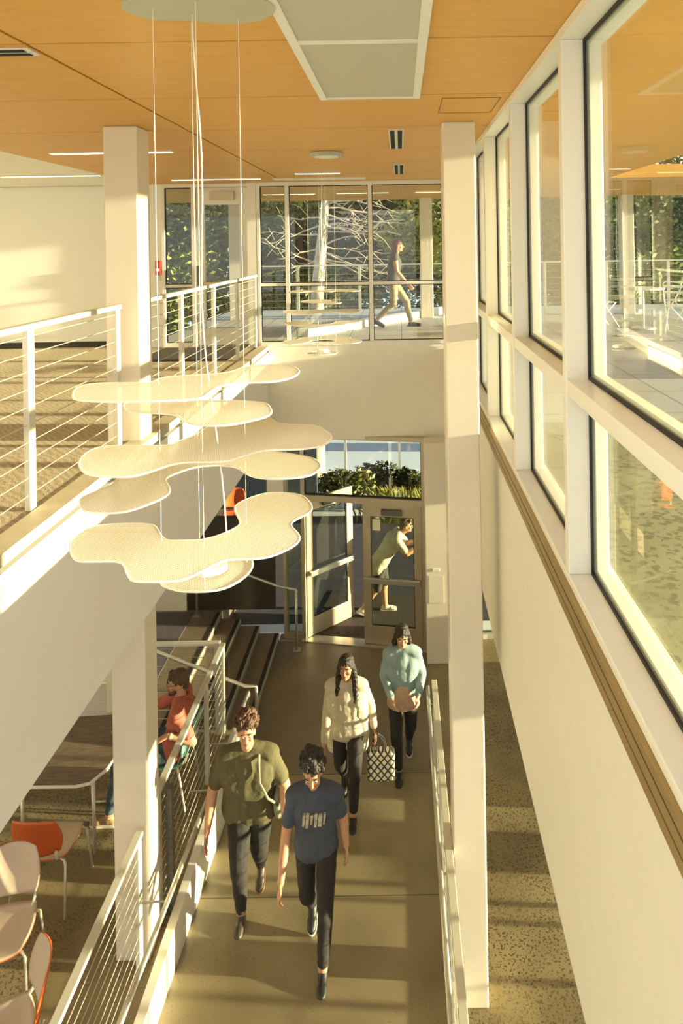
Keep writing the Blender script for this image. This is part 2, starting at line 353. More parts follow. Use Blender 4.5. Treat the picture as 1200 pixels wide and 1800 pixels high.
# terrace slabs
t1 = MB().box(.951, 9.5, -1.7, 10.69, -.35, -.05).box(-4.2, 9.5, 10.76, 16.9, -.35, -.05)
tt = t1.build('floor', PAVE); struct(tt, 'grey tiled terrace floor outside the upper windows', 'floor')
o = B(.955, 3.0, -1.7, 6.0, -.05, -.042).build('gravel_bed', GRAVEL, tt); o['label'] = 'greenish gravel strip next to the glass'
gd = B(-60, 60, 10.95, 90, ZL-.3, ZL-.01).build('ground', GROUND); struct(gd, 'pale ground outside the entrance', 'ground')
o = B(-5, 5, 11.2, 15.6, ZL-.01, ZL).build('entrance_paving', mat('dark_entrance_paving', (.055, .055, .065), .8, var=.2), gd)
gd2 = B(3.89, 40, -3, 10.94, ZL-.3, ZL-.02).build('ground', mat('side_paving', (.30, .26, .18), .8, var=.15, scale=1)); struct(gd2, 'paved ground outside the lower right glazing', 'ground')

# ------------------------------------------------------------------ windows: right wall
wn = empty('window_1', (.77, 0, 0)); struct(wn, 'long white framed window wall on the right above the cream wall', 'window')
MY = [1.70, 3.17, 4.63, 6.08, 7.53, 8.98, 10.43]
B(.752, .98, -1.6, 10.5, ZC-.045, ZC-.002).build('header', FRAME, wn)
B(.758, .98, -1.6, 10.5, -.045, 0.0).build('sill', FRAME, wn, bevel=.004)
B(.765, .95, -1.6, 10.5, .83, .905).build('rail', FRAME, wn, bevel=.004)
for y in MY: B(.76, .95, y, y+.065, .0, ZC-.045).build('mullion', FRAME, wn, bevel=.004)
yy = [-1.6]+MY
for i in range(len(yy)-1):
    a = yy[i]+(.065 if i else 0); b = yy[i+1]
    for z0, z1 in ((.0, .83), (.905, ZC-.045)):
        m = MB(); g = .014; x0, x1 = .862, .882
        m.box(x0, x1, a, a+g, z0, z1).box(x0, x1, b-g, b, z0, z1).box(x0, x1, a+g, b-g, z0, z0+g).box(x0, x1, a+g, b-g, z1-g, z1)
        m.build('gasket', GASK, wn)
        m = MB(); g2 = .03; x0, x1 = .884, .93
        m.box(x0, x1, a, a+g2, z0, z1).box(x0, x1, b-g2, b, z0, z1).box(x0, x1, a+g2, b-g2, z0, z0+g2).box(x0, x1, a+g2, b-g2, z1-g2, z1)
        m.build('outer_frame', FRAME, wn)
        B(.868, .876, a+g, b-g, z0+g, z1-g).build('pane', GLASS, wn)

# ------------------------------------------------------------------ upper far storefront
wn = empty('window_2', (-.7, 10.6, 0)); struct(wn, 'upper far storefront window with three tall bays looking to the terrace', 'window')
xm = [-2.19, -1.745, -.46, .69]; wd = [.05, .06, .06, .07]
for x, ww in zip(xm, wd): B(x-ww/2, x+ww/2, 10.55, 10.68, 0.0, ZC-.06).build('mullion', FRAME, wn, bevel=.003)
B(-2.22, .745, 10.55, 10.68, ZC-.06, ZC-.002).build('header', FRAME, wn)
B(-2.165, .655, 10.56, 10.67, .92, .965).build('rail', FRAME, wn, bevel=.003)
B(-2.165, .745, 10.52, 10.69, -.0, .055).build('sill', FRAME, wn)
for i in range(3):
    a = xm[i]+wd[i]/2; b = xm[i+1]-wd[i+1]/2
    for z0, z1 in ((.055, .92), (.965, ZC-.06)):
        m = MB(); g = .012
        m.box(a, a+g, 10.60, 10.625, z0, z1).box(b-g, b, 10.60, 10.625, z0, z1).box(a+g, b-g, 10.60, 10.625, z0, z0+g).box(a+g, b-g, 10.60, 10.625, z1-g, z1)
        m.build('gasket', GASK, wn)
        B(a+g, b-g, 10.608, 10.616, z0+g, z1-g).build('pane', GLASS, wn)
B(-2.36, -2.222, 10.55, 10.70, 0, ZC-.002).build('pier', FRAME, wn)
dr = empty('window_3', (-3.4, 10.65, 0)); struct(dr, 'narrow upper side window left of the upper glass door', 'window')
for x0, x1 in ((-3.70, -3.655), (-3.24, -3.165)): B(x0, x1, 10.6, 10.70, 0, ZC-.06).build('mullion', FRAME, dr)
B(-3.70, -2.361, 10.6, 10.70, ZC-.06, ZC-.002).build('header', FRAME, dr)
B(-3.654, -3.241, 10.61, 10.69, .92, .965).build('rail', FRAME, dr); B(-3.654, -3.241, 10.61, 10.69, 0, .06).build('sill', FRAME, dr)
for z0, z1 in ((.06, .92), (.965, ZC-.06)):
    m = MB(); a, b, g = -3.654, -3.241, .014
    m.box(a, a+g, 10.63, 10.655, z0, z1).box(b-g, b, 10.63, 10.655, z0, z1).box(a+g, b-g, 10.63, 10.655, z0, z0+g).box(a+g, b-g, 10.63, 10.655, z1-g, z1); m.build('gasket', GASK, dr)
    B(a+g, b-g, 10.64, 10.648, z0+g, z1-g).build('pane', GLASS, dr)
dr = empty('door_1', (-2.76, 10.65, 0)); struct(dr, 'upper glass door with wide pale stiles at the end of the balcony', 'door')
x0, x1 = -3.16, -2.365
m = MB().box(x0, x0+.12, 10.62, 10.68, .02, 2.46).box(x1-.13, x1, 10.62, 10.68, .02, 2.46).box(x0+.12, x1-.13, 10.62, 10.68, .02, .27).box(x0+.12, x1-.13, 10.62, 10.68, 2.20, 2.46)
m.build('leaf_frame', FRAME, dr, bevel=.003)
B(x0+.12, x1-.13, 10.645, 10.655, .27, 2.20).build('pane', GLASS, dr)
MB().tube([(x0+.05, 10.58, .98), (x1-.05, 10.58, .98)], .02).build('push_bar', ALU, dr)
B(x0+.22, x1-.2, 10.56, 10.619, 2.27, 2.40).build('door_closer', ALU, dr)
m = MB().box(x0+.02, x0+.05, 10.55, 10.6, .95, 1.25); m.build('pull', DARKST, dr)

# ------------------------------------------------------------------ entrance doors (turned a little from the far wall)
P0 = Vector((-1.56, 10.76, 0)); P1 = Vector((.27, 10.44, 0)); dd = (P1-P0).normalized(); ang = math.atan2(dd.y, dd.x)
def place_e(name, loc, rz, label, cat):
    o = empty(name, (0,0,0)); ORG[o.name] = Vector((0,0,0)); o.location = loc; o.rotation_euler = (0,0,rz); struct(o, label, cat); return o
en = place_e('window_4', (P0.x, P0.y, ZL), ang, 'pale metal entrance frame with a wide transom window above the doors', 'window')
W = (P1-P0).length; HD = 2.19; HT = 3.17
B(-.06, 0, -.06, .06, 0, HT+.06).build('jamb', ALU, en); B(W, W+.07, -.06, .06, 0, HT+.06).build('jamb', ALU, en)
B(0, W, -.06, .06, HD, HD+.09).build('transom_bar', ALU, en); B(0, W, -.06, .06, HT, HT+.06).build('header', ALU, en)
B(-.36, -.31, -.06, .06, 0, HT+.06).build('jamb', ALU, en); B(-.31, -.06, -.05, .05, 0, .08).build('side_rail', ALU, en)
B(-.31, -.06, -.05, .05, HD, HD+.06).build('side_rail', ALU, en); B(-.31, -.06, -.05, .05, HT, HT+.06).build('side_rail', ALU, en)
B(-.31, -.06, -.004, .004, .08, HD).build('pane', GLASSD, en); B(-.31, -.06, -.004, .004, HD+.06, HT).build('pane', GLASS, en)
m = MB(); g = .014
m.box(0, g, -.02, .02, HD+.09, HT).box(W-g, W, -.02, .02, HD+.09, HT).box(g, W-g, -.02, .02, HD+.09, HD+.09+g).box(g, W-g, -.02, .02, HT-g, HT); m.build('gasket', GASK, en)
B(g, W-g, -.004, .004, HD+.09+g, HT-g).build('pane', GLASS, en)
B(-.06, W+.07, -.10, .10, 0, .012).build('threshold', HAND, en)
B(.0, W, .12, 1.5, .0, .012).build('doormat', MAT_, en)
def leaf(name, hinge, rz, label, side):
    o = place_e(name, hinge, rz, label, 'door'); wl_ = W/2-.01
    m = MB().box(0, .12, -.022, .022, .02, HD-.01).box(wl_-.12, wl_, -.022, .022, .02, HD-.01).box(.12, wl_-.12, -.022, .022, .02, .30).box(.12, wl_-.12, -.022, .022, HD-.2, HD-.01)
    m.build('leaf_frame', ALU, o, bevel=.003)
    m = MB(); a, b, z0, z1, g = .12, wl_-.12, .30, HD-.2, .012
    m.box(a, a+g, -.012, .012, z0, z1).box(b-g, b, -.012, .012, z0, z1).box(a+g, b-g, -.012, .012, z0, z0+g).box(a+g, b-g, -.012, .012, z1-g, z1); m.build('gasket', GASK, o)
    B(.132, wl_-.132, -.004, .004, .312, HD-.212).build('pane', GLASSD, o)
    mb = MB().box(.03, wl_-.03, -.095, -.05, .98, 1.06); pb = mb.build('push_bar', HAND, o, bevel=.006)
    MB().box(.035, .07, -.05, -.022, .99, 1.05).box(wl_-.07, wl_-.035, -.05, -.022, .99, 1.05).build('bracket', ALU, pb)
    B(.3, .62, -.075, -.023, HD-.16, HD-.08).build('door_closer', DARKST, o)
    return o
leaf('door_2', (P0.x, P0.y, ZL), ang+R(42)+R(10), 'left entrance door leaf standing open to the outside', 0)
o = leaf('door_3', (P0.x+dd.x*W*.5, P0.y+dd.y*W*.5, ZL), ang, 'right entrance door leaf, closed', 1)
B(.15, .27, -.008, -.0045, HD-.42, HD-.25).build('paper_notice', mat('cream_paper', (.8, .75, .55), .8), o)
# lower right end glazing
wn = empty('window_5', (1.6, 10.7, ZL)); struct(wn, 'lower end window beyond the right corridor', 'window')
for x in (.66, 1.4, 2.1, 2.8, 3.65): B(x, x+.06, 10.65, 10.75, ZL, -1.95).build('mullion', FRAME, wn)
B(.72, 3.7, 10.66, 10.74, ZL, ZL+.07).build('sill', FRAME, wn); B(.72, 3.7, 10.66, 10.74, ZL+.9, ZL+.95).build('rail', FRAME, wn)
B(.72, 3.7, 10.695, 10.703, ZL+.07, -1.95).build('pane', GLASS, wn)
# lower right side glazing that shapes the sun on the floor
wn = empty('window_6', (3.8, 5, ZL)); struct(wn, 'tall lower side glazing of the right corridor', 'window')
for y, ww in ((-1, .1), (.4, .1), (1.6, .1), (2.5, .12), (3.45, .08), (4.2, .22), (4.75, .06), (5.15, .06), (5.6, .06), (6.1, .05), (6.28, .05), (6.62, .47), (7.62, .05), (8.4, .06), (9.5, .06)):
    B(3.75, 3.85, y-.11, y+ww-.11, ZL, -1.94).build('mullion', FRAME, wn)
B(3.77, 3.83, -1.6, 10.6, ZL+.50, ZL+.54).build('rail', FRAME, wn)
B(3.796, 3.804, -1.6, 10.6, ZL+.0, -1.94).build('pane', GLASS, wn)
B(3.72, 3.88, 7.30, 9.9, ZL, ZL+1.05).build('low_wall', CREAM, wn)

# ------------------------------------------------------------------ columns
def column(x0, x1, y0, y1, z0, z1, label):
    c = B(x0, x1, y0, y1, z0, z1).build('column', COLM, loc=((x0+x1)/2, (y0+y1)/2, z0), bevel=.012); tag(c, label, 'column', None); return c
column(-2.374, -2.10, 5.48, 5.75, ZK, ZC, 'left square cream column passing the balcony edge, next to the ramp curb')
column(.353, .62, 5.52, 5.79, ZL, ZC, 'right square cream column running the full height beside the windows')
cc = column(.30, .63, 10.05, 10.38, ZL, -1.40, 'short pale pier right of the entrance doors with a switch plate')
B(.40, .50, 10.04, 10.0495, -3.28, -3.24).build('switch_plate', FRAME, cc)
B(.34, .56, 10.044, 10.0495, -3.75, -3.35).build('notice', mat('faint_notice', (.72, .66, .55), .7), cc)
# dark grey post
pd_ = B(-2.095, -2.037, 5.86, 5.93, ZK, -3.10).build('post', DARKST, loc=(-2.06, 5.9, ZK), bevel=.006); tag(pd_, 'dark grey steel post beside the curb just behind the left column', 'post')

# ------------------------------------------------------------------ ceiling fittings
fr = empty('ceiling_panel', (-.185, 3.3, ZC)); tag(fr, 'white framed grey perforated ceiling panel between the orange boards', 'ceiling panel')
x0, x1 = -.515, .146
m = MB().box(x0, x0+.045, -.5, 4.55, ZC-.018, ZC-.001).box(x1-.045, x1, -.5, 4.55, ZC-.018, ZC-.001)
for y in (.78, 2.02, 3.26, 4.52): m.box(x0+.045, x1-.045, y-.022, y+.022, ZC-.018, ZC-.001)
m.build('frame', FRAME, fr)
def perf():
    m, t, b = newmat('perforated_grey_sheet'); L = t.links.new; tcn = t.nodes.new('ShaderNodeTexCoord')
    mp = t.nodes.new('ShaderNodeMapping'); mp.inputs['Scale'].default_value = (55, 55, 55); L(tcn.outputs['Object'], mp.inputs[0])
    v = t.nodes.new('ShaderNodeTexVoronoi'); v.inputs['Scale'].default_value = 1; v.inputs['Randomness'].default_value = 0; L(mp.outputs[0], v.inputs[0])
    r = t.nodes.new('ShaderNodeValToRGB'); r.color_ramp.elements[0].position = .28; r.color_ramp.elements[0].color = (.14, .13, .10, 1)
    r.color_ramp.elements[1].position = .34; r.color_ramp.elements[1].color = (.50, .48, .40, 1); L(v.outputs['Distance'], r.inputs[0]); L(r.outputs[0], b.inputs['Base Color'])
    b.inputs['Roughness'].default_value = .7; return m
PF = perf()
for a, b in ((.80, 2.0), (2.04, 3.24), (3.28, 4.5)): B(x0+.045, x1-.045, a+.002, b-.002, ZC-.012, ZC-.002).build('perforated_sheet', PF, fr)
def vent(x, y, lx, ly, label, n=2, frame=.012):
    e_ = empty('ceiling_vent', (x, y, ZC)); tag(e_, label, 'vent', None)
    MB().box(x-lx/2, x+lx/2, y-ly/2, y+ly/2, ZC-.008, ZC-.001).build('vent_frame', FRAME, e_)
    for i in range(n):
        if lx < ly:
            c0 = x-lx/2+lx*(i+.5)/n; B(c0-lx/n*.3, c0+lx/n*.3, y-ly/2+.02, y+ly/2-.02, ZC-.012, ZC-.0085).build('slot', BLACK, e_)
        else:
            c0 = y-ly/2+ly*(i+.5)/n; B(x-lx/2+.03, x+lx/2-.03, c0-ly/n*.3, c0+ly/n*.3, ZC-.012, ZC-.0085).build('slot', BLACK, e_)
vent(-.02, 6.42, .135, 1.15, 'slotted ceiling vent nearest the right column, larger of two in line')
vent(-.0, 9.0, .135, 1.1, 'slotted ceiling vent farther away, smaller of two in line')
vent(-1.99, 3.37, .40, .12, 'slotted ceiling vent at the left frame edge under the orange boards')
e_ = empty('ceiling_speaker', (-.77, 7.26, ZC)); tag(e_, 'round grey ceiling disc beyond the perforated panel', 'ceiling disc')
MB().prism([(-.77+.17*math.cos(t*PI/16), 7.26+.17*math.sin(t*PI/16)) for t in range(32)], ZC-.045, ZC-.001).build('housing', mat('grey_disc', (.45, .44, .36), .5), e_, bevel=.01)
MB().prism([(-.77+.13*math.cos(t*PI/16), 7.26+.13*math.sin(t*PI/16)) for t in range(32)], ZC-.05, ZC-.0455).build('cover', FRAME, e_)
def strip(x0, x1, y, label, zz=ZC):
    e_ = empty('linear_light', ((x0+x1)/2, y, zz)); tag(e_, label, 'ceiling light', None)
    B(x0, x1, y-.04, y+.04, zz-.012, zz-.001).build('housing', FRAME, e_)
    B(x0+.01, x1-.01, y-.03, y+.03, zz-.016, zz-.0125).build('diffuser', LIGHTM, e_)
strip(-3.55, -2.30, 6.96, 'glowing ceiling strip light crossing behind the left column on the orange ceiling')
strip(-5.3, -3.98, 9.1, 'glowing ceiling strip light on the white ceiling at far left')
strip(-1.42, -.80, 9.3, 'short glowing ceiling strip light near the far windows')
strip(-3.3, -2.0, 9.9, 'thin ceiling strip light above the upper glass door')
for i, x in enumerate((-2.6, -1.2, .3)): strip(x, x+1.0, 13.0, ['outdoor canopy strip light above the left bays', 'outdoor canopy strip light above the middle bay', 'outdoor canopy strip light above the right bay'][i])
bp_ = B(-1.85, -.50, 9.95, 10.25, ZC-.006, ZC-.001).build('ceiling_diffuser', FRAME, loc=(-1.2, 10.1, ZC)); tag(bp_, 'flat white linear diffuser on the ceiling before the far windows', 'diffuser')
ah = MB(); xx0, xx1, y0, y1 = .30, .70, 4.62, 5.15
ah.box(xx0, xx1, y0, y0+.006, ZC-.003, ZC-.001).box(xx0, xx1, y1, y1+.006, ZC-.003, ZC-.001).box(xx0, xx0+.006, y0, y1, ZC-.003, ZC-.001).box(xx1-.006, xx1, y0, y1, ZC-.003, ZC-.001)
tag(ah.build('access_hatch', mat('hatch_outline', (.25, .11, .02), .6), loc=(.5, 4.9, ZC)), 'faint square access hatch outline in the ceiling before the right column', 'hatch')
fp = empty('fire_alarm', (-3.82, 10.6, 1.1)); tag(fp, 'small red fire alarm pull on the white wall left of the upper door', 'fire alarm')
B(-3.80, -3.72, 10.575, 10.618, 1.12, 1.34).build('housing', RED, fp, bevel=.006); B(-3.785, -3.735, 10.565, 10.574, 1.18, 1.22).build('handle', FRAME, fp)
sg = B(-3.79, -3.73, 10.607, 10.6195, 1.03, 1.11).build('wall_tag', FRAME, loc=(-3.83, 10.61, 1.03)); tag(sg, 'small pale tag under the red fire alarm', 'sign')

# ------------------------------------------------------------------ balustrades
def balustrade(p0, p1, z0, zt, posts, label, ncab=10, rail_h=.018, rail_w=.06, zf=None, endposts=True, name='balustrade', pw=.036, pd=.07, lowz=.09, ftop=None, plate=False):
    """p0,p1 plan ends; zf(y) floor height"""
    p0 = Vector((*p0, 0)); p1 = Vector((*p1, 0)); d = (p1-p0).normalized(); side = Vector((-d.y, d.x, 0))
    zf = zf or (lambda p: z0)
    e_ = empty(name, (p0.x, p0.y, zf(p0))); tag(e_, label, 'railing')
    hgt = zt-z0
    a = p0+Vector((0,0,zf(p0)+hgt)); b = p1+Vector((0,0,zf(p1)+hgt))
    MB().bar(a, b, rail_w, rail_h*2).build('top_rail', STEEL, e_, bevel=.004)
    for t in posts:
        p = p0+d*t; z = zf(p)
        MB().bar(p+Vector((0,0,z)), p+Vector((0,0,z+hgt-rail_h)), pw, pd, up=d).build('post', STEEL, e_, bevel=.003)
        if plate: B(p.x-.06, p.x+.06, p.y-.06, p.y+.06, z, z+.012).build('base_plate', STEEL, e_)
    for i in range(ncab):
        h_ = lowz+(hgt-.06-lowz)*i/(ncab-1)
        MB().tube([p0+Vector((0,0,zf(p0)+h_)), p1+Vector((0,0,zf(p1)+h_))], .003, 6).build('cable', CABLE, e_)
    return e_
balustrade((-2.225, -.5), (-2.225, 5.37), 0, 1.09, [.3, 1.55+.0, 2.8+.5-.5, 4.57, 5.83], 'near balcony railing of pale steel with cables, left of the column')
balustrade((-2.225, 5.80), (-2.225, 10.5), 0, 1.09, [1.1, 2.3, 3.45, 4.6], 'far balcony railing of pale steel with cables, behind the left column')
balustrade((-2.15, 2.2), (-2.15, 5.44), ZK, ZK+1.07, [.6, 1.9, 3.2], 'lower steel cable railing in front of the left column above the ramp')
balustrade((-2.15, 5.80), (-2.15, 8.0), ZK, ZK+1.07, [.05, 1.5, 2.17], 'lower steel cable railing beside the seated man', plate=False)
balustrade((-2.19, 8.02), (-5.5, 8.02), ZK, ZK+1.07, [.03, 1.3, 2.6], 'lower cable railing turning left above the steps')
def rz_(p): return ramp_z(p.y)+.035
balustrade((.316, 2.6), (.316, 8.0), 0, 1.03, [.4, 1.7, 3.0, 4.2, 5.35], 'sloping steel cable railing on the right curb of the ramp', zf=rz_, ncab=8)
def handrail(name, pts, r, brk, label, posts=()):
    e_ = empty(name, pts[0]); tag(e_, label, 'handrail')
    MB().tube(pts, r, 12).build('rail', HAND, e_, smooth=True)
    for a, b in brk: MB().tube([a, (a[0]+(b[0]-a[0])*.1, a[1], a[2]-.05), b], .008, 6).build('bracket', HAND, e_)
    for a, b in posts:
        MB().tube([a, b], .02, 10).build('post', HAND, e_, smooth=True)
        B(b[0]-.06, b[0]+.06, b[1]-.06, b[1]+.06, b[2], b[2]+.012).build('base_plate', HAND, e_)
hz = lambda y: ramp_z(y)+.90
handrail('handrail', [(-1.885, 8.1, hz(8)-.25), (-1.885, 8.1, hz(8)), (-1.885, 7.9, hz(7.9)), (-1.885, 2.4, hz(2.4))], .021, [((-1.885, y, hz(y)-.02), (-2.12, y, hz(y)-.08)) for y in (3.0, 4.1, 5.38, 6.6, 7.3)], 'round steel handrail along the left side of the ramp')
handrail('handrail', [(.245, 8.15, hz(8)-.22), (.245, 8.15, hz(8)), (.245, 7.9, hz(7.9)), (.245, 2.4, hz(2.4))], .021, [((.245, y, hz(y)-.02), (.31, y, hz(y)-.08)) for y in (3.0, 4.3, 5.6, 6.8, 7.95)], 'round steel handrail along the right side of the ramp')
handrail('handrail', [(-3.3, 8.14, ZK+.92), (-3.0, 8.14, ZK+.92), (-1.93, 8.14, ZL+.95), (-1.80, 8.14, ZL+.95), (-1.80, 8.14, ZL+.35)], .021, [], 'stair handrail at the near side of the four steps')
handrail('handrail', [(-3.6, 10.60, ZK+.92), (-3.2, 10.60, ZK+.92), (-2.0, 10.60, ZL+.92), (-1.68, 10.45, ZL+.92)], .021, [], 'stair handrail at the far side of the four steps near the doors',
         posts=[((-1.68, 10.45, ZL+.92), (-1.68, 10.45, ZL)), ((-3.25, 10.62, ZK+.90), (-3.25, 10.62, ZK))])
# terrace railing, and its posts
balustrade((-4.2, 16.6), (9.4, 16.6), -.05, 1.04, [i*1.5+.2 for i in range(9)], 'terrace railing outside in front of the trees', ncab=7)

# ------------------------------------------------------------------ cloud pendants
PL = [
 (1.0, [(-0.45, -0.158), (-0.489, -0.029), (-0.414, 0.033), (-0.219, 0.018), (-0.218, 0.123), (-0.095, 0.168), (0.051, 0.219), (0.081, 0.356), (0.198, 0.405), (0.299, 0.348), (0.354, 0.22), (0.344, 0.092), (0.283, 0.001), (0.182, -0.004), (0.114, -0.031), (0.075, -0.094), (0.071, -0.208), (0.06, -0.29), (-0.057, -0.311), (-0.205, -0.315), (-0.331, -0.292), (-0.402, -0.251)]),
 (0.87, [(-0.412, 0.215), (-0.37, 0.286), (-0.186, 0.26), (-0.064, 0.26), (0.179, 0.226), (0.249, 0.096), (0.267, -0.02), (0.202, -0.106), (0.127, -0.162), (0.009, -0.151), (-0.076, -0.053), (-0.129, 0.023), (-0.286, 0.064), (-0.346, 0.095)]),
 (0.74, [(-0.418, -0.188), (-0.454, -0.073), (-0.437, 0.033), (-0.327, 0.043), (-0.162, 0.034), (-0.136, 0.098), (-0.098, 0.164), (-0.084, 0.254), (-0.064, 0.329), (0.023, 0.404), (0.107, 0.462), (0.158, 0.48), (0.222, 0.371), (0.27, 0.336), (0.399, 0.313), (0.461, 0.222), (0.501, 0.123), (0.484, 0.015), (0.407, -0.043), (0.279, -0.046), (0.213, -0.084), (0.145, -0.175), (0.078, -0.185), (-0.043, -0.19), (-0.102, -0.268), (-0.16, -0.335), (-0.261, -0.33), (-0.343, -0.295)]),
 (0.6, [(-0.411, -0.198), (-0.426, -0.139), (-0.375, -0.029), (-0.371, 0.051), (-0.403, 0.153), (-0.297, 0.271), (-0.117, 0.361), (0.085, 0.402), (0.193, 0.397), (0.308, 0.346), (0.4, 0.284), (0.443, 0.187), (0.44, 0.127), (0.41, 0.056), (0.32, 0.027), (0.213, 0.038), (0.143, 0.097), (0.077, 0.189), (-0.033, 0.21), (-0.106, 0.183), (-0.147, 0.126), (-0.18, 0.051), (-0.126, -0.053), (-0.105, -0.141), (-0.156, -0.243), (-0.217, -0.301), (-0.319, -0.297), (-0.371, -0.267)]),
 (0.38, [(-0.514, -0.071), (-0.538, 0.004), (-0.518, 0.116), (-0.412, 0.143), (-0.271, 0.135), (-0.219, 0.07), (-0.159, -0.021), (-0.082, -0.03), (0.008, -0.021), (0.068, 0.036), (0.102, 0.092), (0.103, 0.151), (0.041, 0.294), (0.056, 0.375), (0.133, 0.468), (0.218, 0.479), (0.31, 0.451), (0.366, 0.362), (0.388, 0.293), (0.384, 0.227), (0.326, 0.143), (0.331, 0.083), (0.37, 0.014), (0.382, -0.051), (0.357, -0.112), (0.298, -0.179), (0.241, -0.199), (0.164, -0.202), (0.122, -0.21), (0.08, -0.272), (0.044, -0.323), (-0.001, -0.36), (-0.14, -0.359), (-0.175, -0.333), (-0.216, -0.271), (-0.259, -0.206), (-0.349, -0.2), (-0.436, -0.191)]),
 (0.22, [(-0.172, -0.044), (-0.131, -0.082), (-0.057, -0.116), (0.051, -0.116), (0.114, -0.081), (0.159, 0.002), (0.166, 0.091), (0.129, 0.176), (0.02, 0.213), (-0.072, 0.183), (-0.145, 0.101), (-0.176, 0.022)])]
def smooth_outline(pts, sub=4):
    n = len(pts); o = []
    for i in range(n):
        p0, p1, p2, p3 = [Vector((*pts[(i+k) % n], 0)) for k in (-1, 0, 1, 2)]
        for j in range(sub):
            t = j/sub
            o.append(.5*((2*p1)+(-p0+p2)*t+(2*p0-5*p1+4*p2-p3)*t*t+(-p0+3*p1-3*p2+p3)*t*t*t))
    for _ in range(2): o = [(o[i-1]+o[i]*2+o[(i+1) % len(o)])/4 for i in range(len(o))]
    return [(p.x, p.y) for p in o]
PMESH = meshmat('white_woven_mesh', (.88, .84, .74), .38, 30)
PRIM = mat('white_rim', (.90, .86, .76), .4)
WIRE = mat('white_cord', (.85, .82, .72), .5)
def pendant():
    e_ = empty('cloud_pendant', (0,0,0))
    for i, (z, pts) in enumerate(PL):
        o_ = smooth_outline(pts)
        # clockwise or not does not matter; solid 3 mm plate
        bmv = bmesh.new(); vs = [bmv.verts.new((x, y, z)) for x, y in o_]; bmv.faces.new(vs)
        bmesh.ops.triangulate(bmv, faces=bmv.faces[:]); bmv.normal_update()
        me = bpy.data.meshes.new('mesh_plate'); bmv.to_mesh(me); bmv.free(); me.materials.append(PMESH)
        p = bpy.data.objects.new('mesh_plate', me); col.objects.link(p); p.parent = e_; ORG[p.name] = Vector((0,0,0))
        sm = p.modifiers.new('solid', 'SOLIDIFY'); sm.thickness = .003
        MB().tube([(x, y, z) for x, y in o_], .0042, 6, closed=True).build('rim', PRIM, p, smooth=True)
    ld = MB().prism([(-.01+.085*math.cos(t*PI/16), .03+.065*math.sin(t*PI/16)) for t in range(32)], .235, .262).build('lamp_disc', PRIM, e_)
    MB().prism([(-.01+.06*math.cos(t*PI/16), .03+.045*math.sin(t*PI/16)) for t in range(32)], .2625, .266).build('diffuser', emit('warm_diffuser', (1, .85, .6), .7), ld)
    hang = [(-.17, -.03, .22), (-.075, .16, .22), (.02, -.10, .22), (.135, .12, .22)]
    for x, y, z in hang: MB().tube([(x, y, z), (x, y, ZC-.02)], .0012, 5).build('wire', WIRE, e_)
    pts = []
    for i in range(40):
        t = i/39; z = .27+(ZC-.30)*t
        pts.append((.01+.012*math.sin(t*11)+.07*(1-t)**3-.03*t, .02+.01*math.sin(t*7+1), z))
    MB().tube(pts, .003, 6).build('power_cord', WIRE, e_, smooth=True)
    can = [(-.30, -.02), (-.22, -.14), (-.05, -.17), (.12, -.20), (.28, -.12), (.31, .03), (.22, .14), (.08, .18), (-.08, .12), (-.22, .11)]
    MB().prism(smooth_outline(can), ZC-.028, ZC-.001).build('ceiling_canopy', mat('grey_green_canopy', (.45, .45, .34), .5), e_)
    return e_
p1_ = pendant(); tag(p1_, 'large near cloud pendant of stacked white mesh plates hanging in the atrium', 'pendant lamp', 'cloud pendants')
p2_ = copy_tree(p1_); p2_.location = (-.98, 8.6, -.03); p2_.rotation_euler = (0, 0, R(150)); p2_['label'] = 'small distant cloud pendant of white plates hanging near the far windows'
p1_.location = (-.80, 2.75, 0)
for o in list(p2_.children):
    if o.name.startswith('ceiling_canopy'): bpy.data.objects.remove(o)

# ------------------------------------------------------------------ cafe furniture
def table():
    e_ = empty('cafe_table', (0,0,0))
    ol = [(-.85, -.42), (.50, -.50), (.62, -.47), (.72, -.30), (.78, .30), (.70, .46), (-.85, .46)]
    MB().prism([(x*.985, y*.985) for x, y in ol], .722, .742).build('tabletop', LAM, e_)
    MB().prism(ol, .712, .738).build('edge_band', PRIM, e_)
    for x, y in ((.60, -.36), (.62, .36), (-.05, -.36), (-.65, -.3), (-.65, .35)): MB().tube([(x, y, .712), (x*1.03, y*1.06, 0)], .018, 8, radii=[.019, .014]).build('leg', CHROME, e_, smooth=True)
    return e_
tb = table(); tb.location = (-3.62, 6.82, ZK); tb.rotation_euler = (0, 0, R(3)); tag(tb, 'dark wood topped cafe table with white edge where the man sits', 'table')
def shell(fn, nu, nv, th):
    """curved two-faced shell from fn(u,v)->(point, normal)"""
    m = MB(); T = []; Bv = []
    for i in range(nu+1):
        for j in range(nv+1):
            p, n = fn(i/nu, j/nv); T.append(p); Bv.append(p - n*th)
    N = (nu+1)*(nv+1); idx = lambda i, j: i*(nv+1)+j
    tf = [(idx(i,j), idx(i+1,j), idx(i+1,j+1), idx(i,j+1)) for i in range(nu) for j in range(nv)]
    bf = [tuple(N+k for k in f[::-1]) for f in tf]; rim = []
    bd = [idx(i,0) for i in range(nu+1)]+[idx(nu,j) for j in range(1,nv+1)]+[idx(i,nv) for i in range(nu-1,-1,-1)]+[idx(0,j) for j in range(nv-1,0,-1)]
    for a, b in zip(bd, bd[1:]+bd[:1]): rim.append((b, a, a+N, b+N))
    m.add(T+Bv, tf+bf+rim); m.mi = [0]*len(tf)+[1]*(len(bf)+len(rim)); return m
def squircle(u, v, w, l, p=.55):
    a, b = 2*u-1, 2*v-1
    # map square to rounded square
    x = a*math.sqrt(1-b*b*.5*p); y = b*math.sqrt(1-a*a*.5*p); return x*w/2, y*l/2
